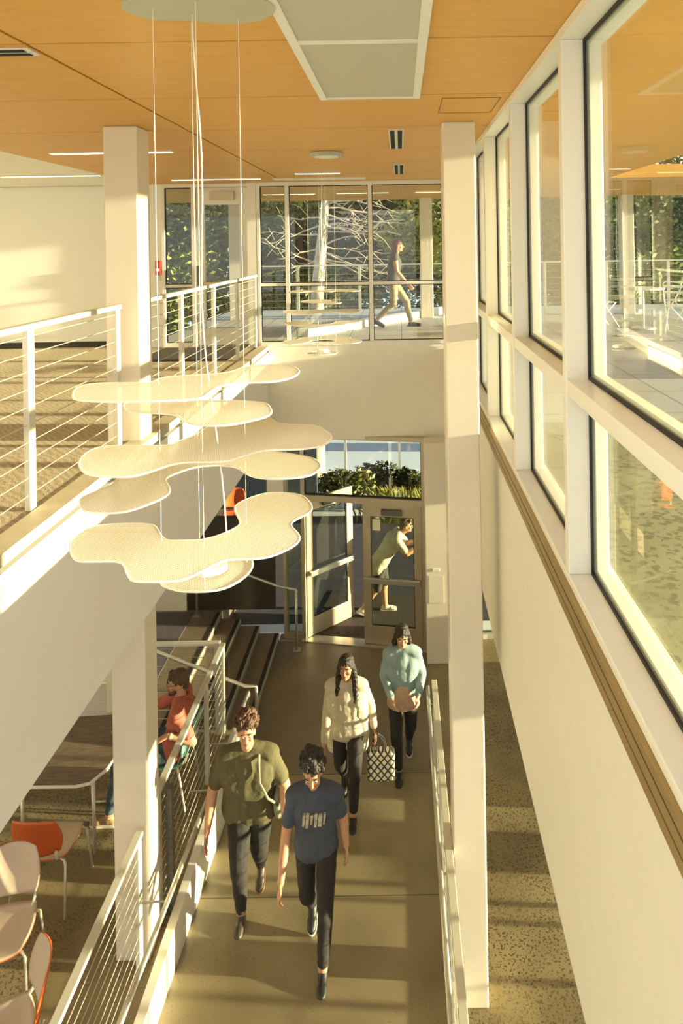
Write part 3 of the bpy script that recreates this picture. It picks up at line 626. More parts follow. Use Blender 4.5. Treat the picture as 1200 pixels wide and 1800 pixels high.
def chair(front, rear):
    """faces local -Y"""
    e_ = empty('cafe_chair', (0,0,0))
    def seat(u, v):
        x, y = squircle(u, v, .46, .45); z = .455+.045*(abs(x)/.23)**2.5*.6-.02*math.cos(y*6)+(.03 if y > .15 else 0)*((y-.15)/.1 if y > .15 else 0)
        if y < -.16: z -= .25*(-.16-y)
        return Vector((x, y, z)), Vector((0,0,1))
    shell(seat, 14, 14, .012).build('seat', [front, rear], e_, smooth=True)
    def back(u, v):
        x, h_ = squircle(u, v, .46-.04*v, .36); z = .70+h_; y = .235+(z-.5)*.22-.07*(abs(x)/.23)**2
        return Vector((-x, y, z)), Vector((0,-1,.2)).normalized()
    shell(back, 14, 12, .012).build('backrest', [front, rear], e_, smooth=True)
    for sx in (-1, 1): MB().tube([(sx*.17, .17, .45), (sx*.18, .235, .50), (sx*.18, .255, .58)], .012, 8).build('back_bracket', CHROME, e_, smooth=True)
    for sx in (-1, 1):
        MB().tube([(sx*.12, -.14, .43), (sx*.20, -.17, .425), (sx*.225, -.19, .40), (sx*.25, -.24, .0)], .0115, 8).build('leg', CHROME, e_, smooth=True)
        MB().tube([(sx*.12, .14, .43), (sx*.20, .16, .425), (sx*.225, .18, .40), (sx*.25, .25, .0)], .0115, 8).build('leg', CHROME, e_, smooth=True)
    MB().tube([(-.12, -.14, .43), (-.12, .14, .43), (.12, .14, .43), (.12, -.14, .43)], .010, 8, closed=True).build('seat_frame', CHROME, e_)
    return e_
ch = chair(PINK, ORANGE)
spots = [((-3.20, 6.10), 178, 'orange backed cafe chair pushed under the near edge of the table'),
         ((-3.17, 5.28), 12, 'cafe chair showing its pale front, facing the camera at the left frame edge'),
         ((-2.78, 4.58), -58, 'cafe chair seen edge-on at the bottom left corner, orange rim')]
for i, ((x, y), rz, lb) in enumerate(spots):
    c = ch if i == 0 else copy_tree(ch)
    c.location = (x, y, ZK); c.rotation_euler = (0, 0, R(rz)); tag(c, lb, 'chair', 'orange and pale cafe chairs')
tch = chair(TEAL, TEAL); tch.location = (-2.50, 7.12, ZK); tch.rotation_euler = (0, 0, R(-90)); tag(tch, 'teal cafe chair under the seated man beside the cable railing', 'chair')
rch = chair(ORANGE, ORANGE); rch.location = (-3.35, 13.4, ZK); rch.rotation_euler = (0, 0, R(10)); tag(rch, 'red orange chair in the room beyond the steps', 'chair')
bn = empty('bench', (-4.15, 8.5, ZK)); tag(bn, 'low cream bench behind the dark table', 'bench')
B(-4.7, -3.6, 8.3, 8.7, ZK, ZK+.42).build('base', CREAM, bn, bevel=.01); B(-4.71, -3.59, 8.28, 8.71, ZK+.42, ZK+.46).build('bench_top', CREAM, bn, bevel=.01)
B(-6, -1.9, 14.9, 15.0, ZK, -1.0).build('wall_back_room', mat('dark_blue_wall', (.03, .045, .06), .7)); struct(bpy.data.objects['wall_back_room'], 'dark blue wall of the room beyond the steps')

# ------------------------------------------------------------------ terrace furniture
WIREW = mat('white_outdoor_metal', (.80, .78, .70), .35, .2)
def folding_chair():
    e_ = empty('folding_chair', (0,0,0))
    for sx in (-1, 1):
        MB().tube([(sx*.21, -.24, 0), (sx*.21, .16, .62), (sx*.21, .22, .85)], .011, 8).build('leg', WIREW, e_, smooth=True)
        MB().tube([(sx*.185, .26, 0), (sx*.185, -.20, .46)], .011, 8).build('leg', WIREW, e_, smooth=True)
    m = MB(); [m.box(-.19, .19, -.2+.066*i, -.16+.066*i, .45, .463) for i in range(6)]; m.build('seat', WIREW, e_)
    MB().tube([(-.21, .22, .85), (-.17, .225, .88), (.17, .225, .88), (.21, .22, .85)], .011, 8).box(-.2, .2, .185, .2, .68, .72).box(-.2, .2, .2, .215, .78, .82).build('backrest', WIREW, e_)
    return e_
fc = folding_chair()
for i, (x, y, rz, lb) in enumerate([(3.72, 12.7, 100, 'white folding chair left of the terrace table'), (4.75, 11.7, 150, 'white folding chair nearest the window in front of the terrace table'), (5.2, 12.8, -80, 'white folding chair right of the terrace table')]):
    c = fc if i == 0 else copy_tree(fc); c.location = (x, y, -.05); c.rotation_euler = (0,0,R(rz)); tag(c, lb, 'chair', 'terrace folding chairs')
e_ = empty('terrace_table', (4.35, 12.3, -.05)); tag(e_, 'round white outdoor table on the terrace', 'table')
MB().prism([(4.35+.38*math.cos(t*PI/16), 12.3+.38*math.sin(t*PI/16)) for t in range(32)], .66, .685).build('tabletop', WIREW, e_)
MB().tube([(4.35, 12.3, -.04), (4.35, 12.3, .66)], .03, 10).build('pedestal', WIREW, e_, smooth=True)
MB().prism([(4.35+.22*math.cos(t*PI/16), 12.3+.22*math.sin(t*PI/16)) for t in range(32)], -.05, -.03).build('base', WIREW, e_)
k_ = MB().bar((-1.7, 11.9, .02), (1.5, 16.3, .02), .22, .14); tag(k_.build('kerb', WHITE, loc=(-.1, 14, -.05)), 'bright low white kerb running diagonally across the terrace', 'kerb')
k_ = MB().bar((3.35, 7.8, -.0), (3.74, 11.6, -.0), .22, .10); tag(k_.build('kerb', WHITE, loc=(3.6, 10, -.05)), 'low white kerb outside the right windows', 'kerb')
for x, y, lb in ((.56, 14.7, 'pale terrace post seen in the right far bay'), (-3.55, 14.8, 'pale terrace post seen through the upper door'), (4.9, 14.8, 'pale terrace post outside to the right')):
    tag(B(x-.13, x+.13, y-.13, y+.13, -.05, ZC-.001).build('terrace_post', CREAM, loc=(x, y, -.05), bevel=.01), lb, 'post')

# ------------------------------------------------------------------ trees and shrubs
def leafmat(name, c0, c1):
    m, t, b = newmat(name); L = t.links.new; tcn = t.nodes.new('ShaderNodeTexCoord')
    n = t.nodes.new('ShaderNodeTexNoise'); n.inputs['Scale'].default_value = 1.3; n.inputs['Detail'].default_value = 4; L(tcn.outputs['Object'], n.inputs[0])
    r = t.nodes.new('ShaderNodeValToRGB'); r.color_ramp.elements[0].position = .35; r.color_ramp.elements[1].position = .65
    r.color_ramp.elements[0].color = (*c0, 1); r.color_ramp.elements[1].color = (*c1, 1); L(n.outputs[0], r.inputs[0]); L(r.outputs[0], b.inputs['Base Color'])
    b.inputs['Roughness'].default_value = .6; return m
LF1 = leafmat('leaf_green', (.06, .085, .02), (.22, .24, .04)); LF2 = leafmat('leaf_dark_green', (.02, .035, .012), (.07, .09, .022)); LF3 = leafmat('leaf_yellow_green', (.20, .22, .03), (.42, .36, .06))
BARK = mat('bark', (.11, .07, .04), .9, var=.3, scale=12, bump=.5); PBARK = mat('pale_bark', (.62, .50, .34), .8, var=.25, scale=10, bump=.4)
def leaves(m, c, r, n, s):
    for _ in range(n):
        while True:
            p = Vector((random.uniform(-1,1), random.uniform(-1,1), random.uniform(-1,1)))
            if .35 < p.length < 1: break
        q = Vector(c)+Vector((p.x*r[0], p.y*r[1], p.z*r[2]))
        a = Vector((random.gauss(0,1), random.gauss(0,1), random.gauss(0,.6))).normalized(); b = a.cross(Vector((random.random(), random.random(), random.random()))).normalized()
        k = s*random.uniform(.6, 1.3); m.add([q-a*k, q+b*k*.5, q+a*k, q-b*k*.5], [(0,1,2,3)])
def tree(loc, h_, rr, lm, seed, label, n=9):
    random.seed(seed); x, y, z = loc; e_ = empty('tree', loc); tag(e_, label, 'tree', None)
    MB().tube([(x, y, z), (x+.1, y, z+h_*.35), (x-.05, y+.1, z+h_*.7), (x, y, z+h_*.9)], .2, 10, radii=[.24, .18, .12, .04]).build('trunk', BARK, e_, smooth=True)
    mb = MB(); ml = MB()
    for i in range(n):
        a = random.random()*2*PI; hh = z+h_*random.uniform(.42, .95); r1 = rr*random.uniform(.25, .75)
        c = Vector((x+math.cos(a)*r1, y+math.sin(a)*r1, hh)); mb.tube([(x, y, hh-h_*.15), (x+(c.x-x)*.5, y+(c.y-y)*.5, hh-h_*.04), c], .05, 6, radii=[.07, .045, .02])
        s = rr*random.uniform(.42, .62); leaves(ml, c, (s, s, s*.75), 560, .095)
    mb.build('branch', BARK, e_); f_ = ml.build('foliage', lm, e_); f_['kind'] = 'stuff'
T = [((-8.5, 21, ZL), 8.8, 2.9, LF2, 'dark tree farthest left behind the terrace'), ((-5.6, 20, ZL), 8.4, 2.5, LF1, 'green tree behind the narrow upper side window'),
     ((-3.2, 22, ZL), 8.8, 2.5, LF1, 'green tree behind the upper glass door'), ((-1.0, 24, ZL), 8.6, 2.6, LF2, 'dark tree behind the bare pale tree'),
     ((1.5, 20.5, ZL), 8.2, 2.1, LF3, 'yellow green tree behind the terrace walker'), ((4.2, 22.5, ZL), 8.8, 2.7, LF2, 'dark green tree behind the terrace to the right'),
     ((7.2, 20.5, ZL), 9.0, 2.7, LF1, 'green tree at the right behind the folding chairs'), ((10.6, 22, ZL), 9, 3, LF2, 'dark tree farthest right behind the terrace'),
     ((-11.5, 24, ZL), 9, 3.2, LF1, 'green tree far back at the left edge')]
for i, (l, h_, r_, lm, lb) in enumerate(T): tree(l, h_, r_, lm, 20+i, lb, 12)
hg = MB(); random.seed(3)
for i in range(120): leaves(hg, (-17+34*i/120, random.uniform(26, 28), random.uniform(-3, 4.6)), (2.0, .8, 1.8), 330, .2)
for i in range(50): leaves(hg, (-17+34*i/50, random.uniform(26, 28), 1.0+2.2*(i%2)), (1.4, .6, 1.5), 420, .22)
tag(hg.build('hedge', LF2, loc=(0, 27, ZL)), 'dense dark wall of foliage far behind the trees', 'hedge', kind='stuff')
# bare pale tree
random.seed(11); e_ = empty('bare_tree', (-2.35, 18.4, ZL)); tag(e_, 'sunlit pale tree trunk with bare branches beyond the middle bay', 'tree')
tp = [(-2.35, 18.4, ZL), (-2.3, 18.4, -2), (-2.25, 18.4, .2), (-2.12, 18.4, 1.5), (-2.0, 18.4, 2.6), (-1.9, 18.4, 4)]
MB().tube(tp, .15, 10, radii=[.24, .22, .18, .15, .11, .06]).build('trunk', PBARK, e_, smooth=True)
for i in range(26):
    z = random.uniform(1.0, 3.0); s = 1 if random.random() < .7 else -1; b = Vector((-2.2+.13*(z-.8), 18.4, z)); L_ = random.uniform(.7, 2.2); pts = [b]
    dz = random.uniform(-.35, .35); p = b.copy()
    for k in range(6):
        p = p+Vector((s*L_/6, random.uniform(-.08, .02), dz*L_/6+random.uniform(-.09, .06))); pts.append(p.copy())
        if k in (2, 4): MB()
    m = MB().tube(pts, .02, 5, radii=[.03, .024, .019, .014, .011, .008, .005])
    for k in (2, 3, 4):
        q = pts[k]; m.tube([q, q+Vector((s*.25, -.05, random.uniform(-.3, .3))), q+Vector((s*.45, -.05, random.uniform(-.5, .4)))], .008, 4, radii=[.011, .008, .004])
    m.build('branch', PBARK, e_)
# shrubs and grass outside the transom
for i, (x, y, r_, lm, lb) in enumerate([(-2.75, 16.0, .72, LF2, 'dark shrub seen at the left of the transom'), (-1.35, 15.9, .72, LF1, 'green shrub seen left of centre in the transom'), (-.35, 16.4, .72, LF2, 'dark shrub seen in the middle of the transom'), (.75, 16.1, .58, LF1, 'green shrub seen at the right of the transom'), (2.3, 16.2, .6, LF2, 'dark shrub outside beyond the right pier')]):
    random.seed(60+i); e_ = empty('shrub', (x, y, ZL)); tag(e_, lb, 'shrub', None); MB().tube([(x, y, ZL), (x, y, ZL+.5)], .05, 6).build('stem', BARK, e_)
    m = MB(); [leaves(m, (x+random.uniform(-.5, .5), y, ZL+r_*random.uniform(.5, .95)), (r_*.6, r_*.5, r_*.5), 420, .07) for _ in range(5)]; m.build('foliage', lm, e_)['kind'] = 'stuff'
random.seed(5); m = MB()
for i in range(700):
    x = random.gauss(-.05, .35); y = random.uniform(15.1, 15.5); h_ = random.uniform(.4, .82); lx = random.gauss(0, .18)
    m.add([(x-.012, y, ZL), (x+.012, y, ZL), (x+lx*.5+.01, y-.05, ZL+h_*.6), (x+lx*1.2, y-.12, ZL+h_)], [(0, 1, 2, 3)])
tag(m.build('ornamental_grass', LF3, loc=(-.05, 15.3, ZL)), 'sunlit tall yellow green grass seen through the transom', 'grass', kind='stuff')
PIPE = mat('orange_cone', (.7, .18, .04), .5)
for i, (x, y) in enumerate(((-2.2, 16.75), (-1.9, 16.8))):
    tag(MB().tube([(x, y, ZL), (x, y, ZL+.03), (x, y, ZL+.031), (x, y, ZL+.45)], .1, 12, radii=[.12, .12, .08, .02]).build('traffic_cone', PIPE, loc=(x, y, ZL)), ['orange marker outside at the lower left of the transom', 'orange marker outside, the right one of two behind the transom'][i], 'marker')
for i, x in enumerate((-1.45, -.1)):
    tag(B(x-.03, x+.03, 17.0, 17.06, ZL-.01, -.351).build('canopy_post', FRAME, loc=(x, 17, ZL)), ['slim outdoor post left of centre behind the transom', 'slim outdoor post right of centre behind the transom'][i], 'post')

# ------------------------------------------------------------------ people
SKIN = mat('skin', (.52, .27, .15), .5, var=.04, scale=20); SKIN2 = mat('tan_skin', (.42, .21, .11), .5, var=.04, scale=20)
EYEW = mat('eye_white', (.8, .78, .72), .2); EYED = mat('eye_dark', (.02, .012, .008), .2); LIP = mat('lip', (.40, .13, .09), .45)
def cloth(name, c, var=.12, sc=10): return mat(name, c, .85, var=var, scale=sc, bump=.5, bscale=22)
# the finished objects step out of the collection while the figures are fused (speed only) and come back below
STASH = list(col.objects)
for o in STASH: col.objects.unlink(o)
def fuse(mb, name, m, parent, voxel, smooth=4, noise_amt=0, nscale=.05):
    """melts the overlapping volumes of mb into one continuous skin"""
    me = bpy.data.meshes.new('tmp'); me.from_pydata([tuple(v) for v in mb.v], [], mb.f); o = bpy.data.objects.new('tmp', me); col.objects.link(o)
    r = o.modifiers.new('r', 'REMESH'); r.mode = 'VOXEL'; r.voxel_size = voxel
    if smooth: s = o.modifiers.new('s', 'SMOOTH'); s.factor = .6; s.iterations = smooth
    dg = bpy.context.evaluated_depsgraph_get(); me2 = bpy.data.meshes.new_from_object(o.evaluated_get(dg)); bpy.data.objects.remove(o); bpy.data.meshes.remove(me)
    me2.materials.clear(); me2.materials.append(m); me2.name = name
    if noise_amt:
        nn = [v.normal.copy() for v in me2.vertices]
        for v, nv in zip(me2.vertices, nn): v.co += nv*noise_amt*noise.noise(v.co/nscale)
    for p in me2.polygons: p.use_smooth = True
    q = bpy.data.objects.new(name, me2); col.objects.link(q); q.parent = parent; ORG[q.name] = Vector((0,0,0)); return q
def V(*a): return Vector(a)
def hand(mb, wrist, d, palm_n, thumb_side, s=1.0, curl=.5):
    """d: direction of the hand, palm_n: direction the palm faces, thumb_side: +-1 across"""
    d = d.normalized(); n = (palm_n-d*palm_n.dot(d)).normalized(); t = d.cross(n)*thumb_side
    pc = wrist+d*.045*s
    for k in (-1.5, -.5, .5, 1.5): mb.capsule(wrist+d*.012*s+t*k*.012*s, wrist+d*.088*s+t*k*.0185*s, .014*s, .0125*s, 10, 3)
    for k, L_ in ((1.5, .072), (.5, .082), (-.5, .076), (-1.5, .060)):
        b = wrist+d*.088*s+t*k*.020*s; L_ *= s; dirn = d; p = b; seg = (.45, .30, .25); ang_ = 0
        for q, f in enumerate(seg):
            ang_ += curl*(.35+.25*q); dn = d*math.cos(ang_)+n*math.sin(ang_)+t*k*.05; e2 = p+dn*L_*f; mb.capsule(p, e2, (.0092-.0009*q)*s, (.0085-.0009*q)*s, 8, 3); p = e2
    b = wrist+d*.028*s+t*.026*s; p = b+(d*.6+t*.72+n*.25).normalized()*.042*s; mb.capsule(b, p, .013*s, .0105*s, 8, 3); mb.capsule(p, p+(d*.85+t*.25+n*.3).normalized()*.032*s, .0102*s, .0085*s, 8, 3)
def person(label, loc, rz, J, skin, shirt, pants, shoe, hair, sleeve='short', girth=1.0, hair_style='short', hipw=1.0, voxel=.0075, shirt_len=.0, look=(0,0), pants_len=1.0, sole=None, extra=None, bust=0, barelegs=False, fing=1.0):
    e_ = empty('person', (0,0,0)); e_.location = loc; e_.rotation_euler = (0,0,rz); tag(e_, label, 'person')
    g = girth; mb = MB(); pel, ch_, nk, hd = J['pelvis'], J['chest'], J['neck'], J['head']
    up = (ch_-pel).normalized(); shl = (J['shL']-J['shR']).normalized(); hpl = (J['hipL']-J['hipR']).normalized()
    Hm = Euler((look[1], 0, look[0]), 'XYZ').to_matrix()
    # head
    def H(v): return hd+Hm @ Vector(v)
    mb.ell(H((0, .008, .02)), (.074, .092, .095), Hm); mb.ell(H((0, -.012, -.045)), (.056, .068, .068), Hm); mb.capsule(H((0, -.060, -.085)), H((0, -.050, -.075)), .024, .028, 10, 3)
    mb.capsule(H((0, -.080, .012)), H((0, -.104, -.026)), .009, .014, 8, 3); mb.ell(H((0, -.092, -.034)), (.017, .012, .009), Hm, 10, 8)
    for s in (-1, 1):
        mb.ell(H((s*.074, .012, -.012)), (.009, .019, .030), Hm, 10, 8); mb.ell(H((s*.040, -.058, -.025)), (.022, .022, .02), Hm, 10, 8); mb.ell(H((s*.03, -.080, .024)), (.024, .010, .008), Hm, 10, 8)
    mb.capsule(nk+up*-.03, H((0, .018, -.07)), .056*g**.4, .052*g**.3)
    # torso
    def torso(m, inf, low=0.0, top=True):
        m.capsule(pel-up*low, (pel+ch_)/2, .110*g*hipw+inf, .104*g+inf); m.capsule((pel+ch_)/2, ch_+up*.03, .104*g+inf, .116*g+inf); m.capsule(ch_+up*.03, nk-up*.07, .112*g+inf, .07+inf)
        for s in (-1, 1):
            hp = pel+hpl*s*.075*hipw*g; wa = (pel+ch_)/2+shl*s*.062*g; cs = ch_+shl*s*.085*g
            m.capsule(hp-up*low, wa, .108*g*hipw+inf, .098*g+inf); m.capsule(wa, cs, .098*g+inf, .112*g+inf)
            if top: m.capsule(cs+up*.02, nk-up*.055+shl*s*.05, .100*g+inf, .052+inf); m.capsule(nk-up*.03+shl*s*.03, J['shL' if s > 0 else 'shR'], .05+inf, .058*g**.5+inf)
            if bust: m.ell(cs+Vector((0, -.052*g, .01)), (.068+inf, .058+inf, .062+inf))
    torso(mb, 0)
    r_ = {'sh': .056, 'el': .043, 'wr': .028, 'hip': .088, 'kn': .060, 'cf': .056, 'an': .040}
    for s, k in ((1, 'L'), (-1, 'R')):
        sh, el, wr = J['sh'+k], J['el'+k], J['wr'+k]
        mb.capsule(sh, el, r_['sh']*g**.6, r_['el']*g**.5); mb.capsule(el, el+(wr-el)*.35, r_['el']*g**.5, .042*g**.5); mb.capsule(el+(wr-el)*.35, wr, .042*g**.5, r_['wr'])
        hand(mb, wr, J.get('hd'+k, wr-el), J.get('pn'+k, V(-s, 0, 0)), J.get('ts'+k, s), .98, J.get('curl', .55))
        hp, kn, an = J['hip'+k], J['kn'+k], J['an'+k]
        mb.capsule(hp, kn, r_['hip']*g**.8, r_['kn']*g**.5); cf = kn+(an-kn)*.3+Vector((0, .018, 0)); mb.capsule(kn, cf, .057*g**.5, .056*g**.5); mb.capsule(cf, an, .056*g**.5, r_['an'])
    body = fuse(mb, 'body', skin, e_, voxel*.82, 3)
    # shirt
    m = MB(); torso(m, .023, low=shirt_len)
    for k in 'LR':
        sh, el, wr = J['sh'+k], J['el'+k], J['wr'+k]
        if sleeve == 'short': m.capsule(sh, sh+(el-sh)*.72, .066*g**.6, .062*g**.6)
        elif sleeve == 'long': m.capsule(sh, el, .070*g**.6, .056*g**.5); m.capsule(el, el+(wr-el)*.88, .056*g**.5, .043)
        elif sleeve == 'three': m.capsule(sh, el, .070*g**.6, .056*g**.5); m.capsule(el, el+(wr-el)*.4, .056*g**.5, .05)
    fuse(m, 'shirt', shirt, e_, voxel, 14, .006, .075)
    # trousers
    m = MB()
    for s, k in ((1, 'L'), (-1, 'R')):
        hp, kn, an = J['hip'+k], J['kn'+k], J['an'+k]
        m.capsule(pel+hpl*s*.07*hipw*g, pel+hpl*s*.06*g+up*.08, .112*g*hipw, .106*g); m.capsule(pel+hpl*s*.07*hipw*g, hp, .11*g*hipw, .102*g**.9)
        m.capsule(hp, kn, .102*g**.9, .070*g**.5)
        if pants_len > .3: cf = kn+(an-kn)*.3+Vector((0, .016, 0)); m.capsule(kn, cf, .070*g**.5, .066*g**.5); m.capsule(cf, kn+(an-kn)*(.9*pants_len), .066*g**.5, .050)
    fuse(m, 'trousers', pants, e_, voxel, 4, .005, .06)
    # shoes
    for s, k in ((1, 'L'), (-1, 'R')):
        an = J['an'+k]; fd = J.get('ft'+k, V(0, -1, 0)).normalized(); sd = fd.cross(Vector((0,0,1))).normalized(); un = sd.cross(fd).normalized()
        hl = an-fd*.035-un*.045; toe = hl+fd*.20-un*.0
        m = MB(); m.capsule(hl, hl+fd*.05+un*.02, .036, .040); m.capsule(hl+fd*.02+un*.022, hl+fd*.07+un*.01, .038, .040); m.capsule(hl+fd*.04+un*.01, toe-un*.008, .042, .030); m.capsule(toe-fd*.06+sd*.012, toe-fd*.01+sd*.014-un*.008, .033, .027); m.capsule(toe-fd*.06-sd*.012, toe-fd*.01-sd*.010-un*.008, .033, .027)
        sh_ = fuse(m, 'shoe', shoe, e_, .006, 3)
        ol = [(-.045, -.034), (.0, -.040), (.09, -.036), (.16, -.047), (.215, -.035), (.238, 0), (.215, .035), (.16, .047), (.09, .036), (0, .040), (-.045, .034), (-.055, 0)]
        m = MB(); vs = []
        for zz in (-.048, -.026): vs += [hl+fd*x+sd*y+un*zz+un*.0 for x, y in smooth_outline(ol, 2)]
        n_ = len(vs)//2; m.add(vs, [tuple(range(n_))[::-1], tuple(range(n_, 2*n_))]+[(i, (i+1) % n_, n_+(i+1) % n_, n_+i) for i in range(n_)]); m.build('sole', sole or shoe, sh_)
    # face
    for s in (-1, 1):
        ey = MB().ell(H((s*.031, -.082, .006)), (.0125, .007, .0055), Hm, 12, 8).build('eye', EYEW, e_, smooth=True)
        MB().ell(H((s*.031, -.0875, .006)), (.0062, .0035, .0055), Hm, 10, 8).build('iris', EYED, ey, smooth=True)
        MB().tube([H((s*.014, -.094, .031)), H((s*.032, -.093, .036)), H((s*.052, -.080, .030))], .0045, 6).build('eyebrow', hair, e_, smooth=True)
    MB().tube([H((-.022, -.076, -.058)), H((-.008, -.086, -.054)), H((.008, -.086, -.054)), H((.022, -.076, -.058))], .0055, 6, radii=[.003, .006, .006, .003]).tube([H((-.018, -.077, -.064)), H((0, -.085, -.066)), H((.018, -.077, -.064))], .005, 6, radii=[.003, .0065, .003]).build('mouth', LIP, e_, smooth=True)
    # hair
    m = MB(); 
    if hair_style == 'short':
        m.ell(H((0, .026, .045)), (.084, .098, .092), Hm); m.capsule(H((-.05, -.055, .083)), H((.05, -.055, .083)), .026, .026); m.capsule(H((0, .07, -.01)), H((0, .075, -.05)), .055, .04)
        fuse(m, 'hair', hair, e_, .006, 2, .006, .018)
    elif hair_style == 'curly':
        m.ell(H((0, .034, .064)), (.096, .104, .094), Hm); random.seed(4)
        for i in range(90):
            a = random.uniform(0, 2*PI); b = random.uniform(.05, 1.35); q = Vector((math.sin(b)*math.cos(a)*.10, math.sin(b)*math.sin(a)*.108+.02, math.cos(b)*.10+.058))
            if q.y < -.02 and q.z < .045: continue
            k = random.uniform(.016, .032); m.ell(H(q*random.uniform(.97, 1.12)), (k, k, k), Hm, 8, 6)
        fuse(m, 'hair', hair, e_, .0055, 1, .009, .014)
    elif hair_style in ('long', 'long_back'):
        m.ell(H((0, .022, .042)), (.086, .102, .092), Hm)
        for s in (-1, 1):
            m.capsule(H((s*.065, .01, .03)), H((s*.088, .03, -.10)), .030, .034); m.capsule(H((s*.088, .03, -.10)), H((s*.105, -.02, -.34)) if hair_style == 'long' else H((s*.06, .07, -.24)), .034, .026)
        m.capsule(H((0, .07, .0)), H((0, .09, -.26)), .06, .05)
        fuse(m, 'hair', hair, e_, .0065, 2, .008, .02)
    if extra: extra(e_, J, H, Hm)
    return e_
def walk_pose(h=1.75, front='L', step=.32, lean=.05, width=.09, arm=.22, elb=.10, head_fwd=.06, back_lift=.07, shw=.185, z_front=0, z_back=0, spread=.05):
    k = h/1.75; J = {}
    pz = .93*k-.02; J['pelvis'] = V(0, 0, pz+.02); J['chest'] = V(0, -lean*.7, 1.27*k); J['neck'] = V(0, -lean, 1.47*k); J['head'] = V(0, -lean-head_fwd, 1.63*k)
    for s, q in ((1, 'L'), (-1, 'R')):
        fr_ = (q == front); J['hip'+q] = V(s*.09, 0, pz-.02); J['sh'+q] = V(s*shw*.92, -lean, 1.385*k)
        if fr_:
            J['an'+q] = V(s*width*.7, -step, .085+z_front); J['kn'+q] = V(s*width*.95, -step*.62-.05, .48*k); J['ft'+q] = V(0, -1, -.02)
        else:
            J['an'+q] = V(s*width*.7, step*1.0, .085+back_lift+z_back); J['kn'+q] = V(s*width*.95, step*.12-.04, .47*k); J['ft'+q] = V(0, -1, -.45)
        sg_ = 1 if fr_ else -1   # arm swings opposite to the leg
        J['el'+q] = V(s*(shw+spread), -lean+sg_*arm*.35+.02, 1.12*k); J['wr'+q] = V(s*(shw+spread+.02), -lean+sg_*arm-.05-elb*.3, .88*k); J['pn'+q] = V(-s, -.2, 0)
        J['ts'+q] = 1 if s > 0 else 1
    for s, q in ((1, 'L'), (-1, 'R')):   # thumb towards the front
        d = (J['wr'+q]-J['el'+q]).normalized(); n = J['pn'+q]; n = (n-d*n.dot(d)).normalized(); t = d.cross(n); J['ts'+q] = 1 if t.y < 0 else -1
    return J
NAVY = cloth('navy_jersey', (.055, .065, .095)); OLIVE = cloth('olive_jersey', (.095, .082, .036)); BLK = cloth('black_denim', (.018, .015, .012)); CRM = cloth('cream_knit', (.58, .52, .36)); DENIM = cloth('pale_blue_denim', (.22, .30, .30)); JEANS = cloth('blue_jeans', (.05, .075, .10), .6, 14)
SALMON = cloth('salmon_polo', (.40, .11, .07)); HB = mat('black_brown_hair', (.018, .011, .007), .55, var=.4, scale=60, bump=.6, bscale=120); HR = mat('reddish_brown_hair', (.16, .055, .02), .55, var=.4, scale=60, bump=.6, bscale=120); HBR = mat('brown_hair', (.075, .04, .018), .55, var=.4, scale=60, bump=.6, bscale=120)
HO = mat('chestnut_hair', (.075, .032, .014), .55, var=.4, scale=60, bump=.6, bscale=120); SHB = mat('black_shoe', (.015, .014, .013), .5); SHD = mat('dark_brown_shoe', (.05, .035, .022), .5); SHW = mat('white_rubber', (.72, .66, .52), .6); SHT = mat('tan_shoe', (.30, .19, .09), .6)
# navy tee walker
def navy_extra(e_, J, H, Hm):
    m = MB(); base = J['chest']+V(0, -.138, .0)
    for i, (x, w_, h0, h1) in enumerate(((-.085, .018, -.06, .035), (-.055, .026, -.075, .04), (-.02, .02, -.05, .03), (.015, .022, -.07, .042), (.05, .03, -.065, .03), (.085, .016, -.05, .035))):
        m.add([base+V(x-w_/2, 0, h0), base+V(x+w_/2, 0, h0), base+V(x+w_/2+.012, -.004, h1), base+V(x-w_/2+.008, -.004, h1), base+V(x-w_/2, .03, h0), base+V(x+w_/2, .03, h0), base+V(x+w_/2+.012, .03, h1), base+V(x-w_/2+.008, .03, h1)], [(0,1,2,3),(7,6,5,4),(0,4,5,1),(1,5,6,2),(2,6,7,3),(3,7,4,0)])
    m.build('chest_print', mat('faded_print', (.42, .38, .27), .8, var=.3, scale=30), e_)['label'] = 'pale faded chest print'
y = 5.84; person('person in a navy tee with pale chest print, walking nearest the camera', (-.80, y, ramp_z(y)), R(2), walk_pose(1.76, 'L', .25, lean=.09, arm=.16, head_fwd=.08), SKIN, NAVY, BLK, SHB, HB, 'short', .93, 'curly', look=(0, .25), pants_len=.95, sole=SHW, shirt_len=.06, extra=navy_extra)
# olive tee walker with bag strap
def strap(cm, bagm, side):
    def f(e_, J, H, Hm):
        n = J['neck']; c = J['chest']; m = MB(); s = side
        m.tube([n+V(s*.10, .02, -.02), n+V(s*.12, -.13, -.05), c+V(s*.13, -.205, .0), c+V(s*.20, -.20, -.15), c+V(s*.27, -.12, -.27)], .012, 6).build('bag_strap', cm, e_, smooth=True)
        b = MB(); b.ell(c+V(s*.27, .03, -.34), (.055, .14, .15)); b.build('shoulder_bag', bagm, e_, smooth=True)
    return f
y = 6.32; J = walk_pose(1.77, 'R', .2, lean=.07, arm=.14, shw=.215, spread=.12, width=.085)
J['wrR'] = V(-.35, -.20, .82); J['elR'] = V(-.33, -.05, 1.08)
person('person in an olive tee with reddish brown hair, walking beside the left handrail', (-1.47, y, ramp_z(y)), R(3), J, SKIN, OLIVE, BLK, SHD, HO, 'short', 1.33, 'curly', hipw=1.0, look=(.15, -.05), bust=1, pants_len=1.0, sole=SHT, shirt_len=.05, extra=strap(mat('sage_strap', (.25, .26, .17), .8), mat('sage_bag', (.22, .23, .16), .8), 1))
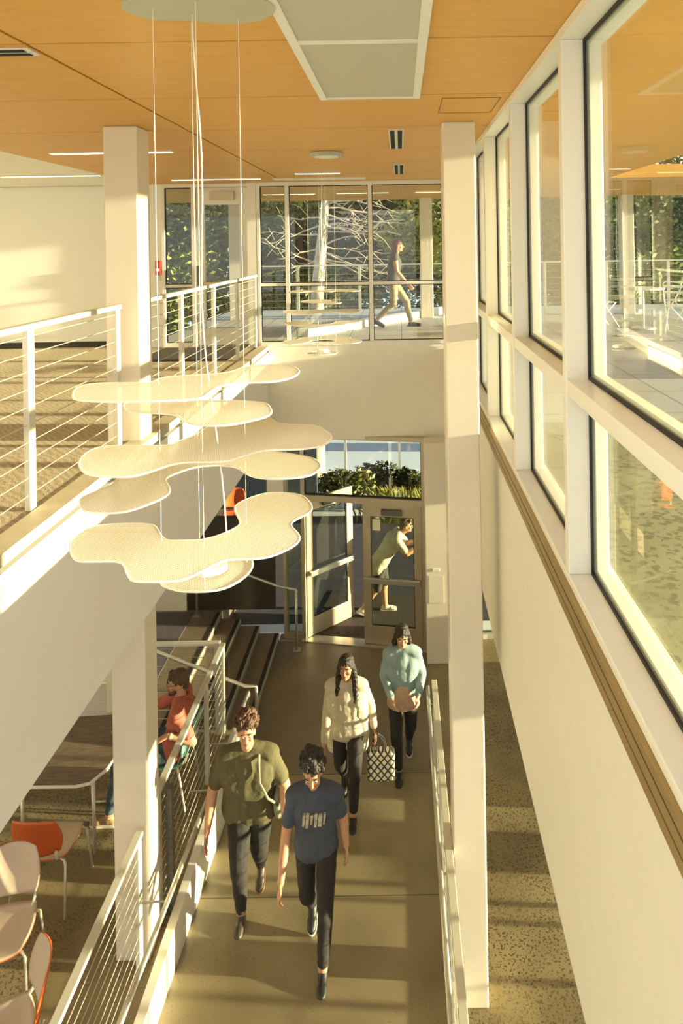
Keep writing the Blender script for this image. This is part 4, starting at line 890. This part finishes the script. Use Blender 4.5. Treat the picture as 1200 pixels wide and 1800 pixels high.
# cream cardigan walker with lattice bag
LATT = None
def lattice():
    m, t, b = newmat('lattice_print'); L = t.links.new; tcn = t.nodes.new('ShaderNodeTexCoord'); ws = []
    for sgn in (1, -1):
        mp = t.nodes.new('ShaderNodeMapping'); mp.inputs['Rotation'].default_value = (0, sgn*.7, 0); wv = t.nodes.new('ShaderNodeTexWave'); wv.inputs['Scale'].default_value = 5.5; L(tcn.outputs['Object'], mp.inputs[0]); L(mp.outputs[0], wv.inputs[0]); ws.append(wv)
    mx = t.nodes.new('ShaderNodeMath'); mx.operation = 'MAXIMUM'; L(ws[0].outputs['Fac'], mx.inputs[0]); L(ws[1].outputs['Fac'], mx.inputs[1])
    r = t.nodes.new('ShaderNodeValToRGB'); r.color_ramp.elements[0].position = .78; r.color_ramp.elements[0].color = (.5, .45, .32, 1); r.color_ramp.elements[1].position = .86; r.color_ramp.elements[1].color = (.02, .018, .014, 1)
    L(mx.outputs[0], r.inputs[0]); L(r.outputs[0], b.inputs['Base Color']); b.inputs['Roughness'].default_value = .8; return m
LATT = lattice()
def cream_extra(e_, J, H, Hm):
    p = J['pelvis']; c = J['chest']; m = MB()
    for s in (-1, 1): m.capsule(c+V(s*.13, -.04, 0), p+V(s*.17, .0, -.06), .095, .07); m.capsule(p+V(s*.17, .0, -.06), p+V(s*.17, .0, -.26), .07, .05)
    m.capsule(c+V(0, .05, 0), p+V(0, .06, -.2), .13, .12)
    fuse(m, 'cardigan', CRM, e_, .0075, 4, .01, .05)
def tri_extra(e_, J, H, Hm): cream_extra(e_, J, H, Hm)
y = 7.5; J = walk_pose(1.68, 'L', .24, lean=.03, arm=.12, shw=.175, spread=.04); J['elL'] = V(.25, .04, 1.08); J['wrL'] = V(.29, -.02, .86)
person('person with long dark hair in a cream cardigan and black trousers, walking mid-ramp', (-.66, y, ramp_z(y)), R(0), J, SKIN2, cloth('white_blouse', (.50, .44, .32)), BLK, SHB, HB, 'long', 1.0, 'long', look=(-.1, -.05), pants_len=.92, bust=1, extra=cream_extra, shirt_len=.05)
bg_ = empty('tote_bag', (0,0,0)); bg_.location = (-.66+.36, y-.02, ramp_z(y)+.29); tag(bg_, 'tote bag with black lattice print hanging beside the person in the cream cardigan', 'bag')
MB().box(-.15, .15, -.05, .05, 0, .34).build('bag_body', LATT, bg_, bevel=.03); 
for s in (-1, 1): MB().tube([(-.07, s*.04, .33), (-.08, s*.02, .46), (-.085, 0, .50), (-.03, s*.01, .50), (.03, s*.03, .44), (.06, s*.04, .33)], .007, 6).build('bag_handle', mat('black_webbing', (.02, .02, .02), .8), bg_)
# pale blue top walker
y = 8.15; J = walk_pose(1.68, 'R', .22, lean=.03, arm=.08, shw=.17, spread=.03)
J['elL'] = V(.23, -.02, 1.07); J['wrL'] = V(.17, -.22, .93); J['elR'] = V(-.23, -.02, 1.07); J['wrR'] = V(-.13, -.24, .92)
def skirt(e_, J, H, Hm):
    p = J['pelvis']; m = MB(); m.tube([p+V(0, 0, .10), p+V(0, 0, 0), p+V(0, -.02, -.16)], .15, 24, radii=[.135, .165, .20]); m.build('tunic_hem', cloth('blush_tunic', (.45, .31, .22)), e_, smooth=True)
person('person in a pale blue denim top and black leggings near the right ramp rail', (-.05, y, ZL), R(0), J, SKIN, DENIM, BLK, SHB, HB, 'long', .98, 'long_back', look=(.1, .22), sole=SHW, bust=1, extra=skirt)
# seated man
J = {'pelvis': V(0, .02, .56), 'chest': V(.01, .10, .86), 'neck': V(.02, .10, 1.05), 'head': V(.02, .05, 1.205), 'shL': V(.20, .10, .98), 'shR': V(-.17, .07, .99),
     'elL': V(.24, .27, .74), 'wrL': V(.27, .04, .83), 'elR': V(-.14, -.26, .84), 'wrR': V(.05, -.46, .785), 'hdR': V(.25, -1, -.12), 'pnR': V(0, 0, -1), 'tsR': 1, 'pnL': V(0, -.3, -1), 'hdL': V(.2, -1, -.35), 'tsL': -1,
     'hipL': V(.10, .0, .55), 'hipR': V(-.10, .0, .55), 'knL': V(.20, -.50, .53), 'knR': V(-.10, -.50, .53), 'anL': V(.34, -.54, .09), 'anR': V(.02, -.64, .09), 'curl': .35}
for q in 'LR':
    pass
def man_extra(e_, J, H, Hm):
    m = MB()
    for s in (-1, 1): m.tube([H((s*.032+.019*math.cos(t*PI/6), -.100+.004*abs(s*.032+.019*math.cos(t*PI/6))/.05, .006+.014*math.sin(t*PI/6))) for t in range(12)], .0025, 5, closed=True); m.tube([H((s*.051, -.098, .010)), H((s*.078, -.03, .012)), H((s*.078, .01, .008))], .0022, 5)
    m.tube([H((-.013, -.101, .009)), H((.013, -.101, .009))], .0022, 5); m.build('glasses', SHB, e_)
    m = MB(); m.capsule(H((-.05, -.03, -.07)), H((0, -.072, -.098)), .024, .026); m.capsule(H((.05, -.03, -.07)), H((0, -.072, -.098)), .024, .026); fuse(m, 'beard', HBR, e_, .006, 2, .004, .02)
    w_ = J['wrL']; d = (J['elL']-w_).normalized(); MB().tube([w_+d*.012, w_+d*.04], .035, 16).build('watch', mat('pale_watch', (.75, .70, .55), .3, .4), e_)
    n = J['neck']; MB().tube([n+V(.062*math.cos(a), .072*math.sin(a)-.0, .012+.02*math.sin(a)) for a in [i*PI/8 for i in range(16)]], .012, 6, closed=True).build('collar', SALMON, e_, smooth=True)
person('seated person with glasses and beard in a salmon polo and jeans, on the teal chair', (-2.44, 7.12, ZK), R(-90), J, SKIN, SALMON, JEANS, SHT, HBR, 'short', 1.05, 'short', look=(.25, .05), sole=SHW, extra=man_extra, pants_len=1.0)
# walker outside on the terrace, going right
J = walk_pose(1.67, 'L', .33, lean=.04, arm=.15)
person('person outside on the terrace in a dark vest, walking to the right', (-.14, 13.1, -.05), R(90), J, SKIN, cloth('dark_vest', (.05, .045, .03)), cloth('khaki_trousers', (.28, .23, .13)), SHB, HR, 'none', .95, 'long_back', sole=SHB, voxel=.009)
# person outside the closed entrance door, leaning forward to the right
J = {'pelvis': V(0, .08, .90), 'chest': V(0, -.12, 1.20), 'neck': V(0, -.24, 1.36), 'head': V(0, -.36, 1.47), 'shL': V(.17, -.20, 1.30), 'shR': V(-.17, -.20, 1.30), 'elL': V(.20, -.36, 1.08), 'wrL': V(.12, -.56, 1.16), 'elR': V(-.20, -.36, 1.08), 'wrR': V(-.12, -.58, 1.18),
     'pnL': V(-1, 0, 0), 'pnR': V(1, 0, 0), 'tsL': 1, 'tsR': -1, 'hipL': V(.09, .08, .88), 'hipR': V(-.09, .08, .88), 'knL': V(.10, .02, .48), 'knR': V(-.10, .14, .47), 'anL': V(.10, .02, .09), 'anR': V(-.10, .38, .14), 'ftR': V(0, -1, -.4)}
person('person outside the closed glass door in cream tee and shorts, leaning forward', (-.33, 11.45, ZL), R(90), J, SKIN, CRM, cloth('dark_shorts', (.05, .045, .03)), SHW, HBR, 'short', 1.05, 'short', pants_len=.1, sole=SHW, shirt_len=.1, voxel=.009)

for o in STASH: col.objects.link(o)
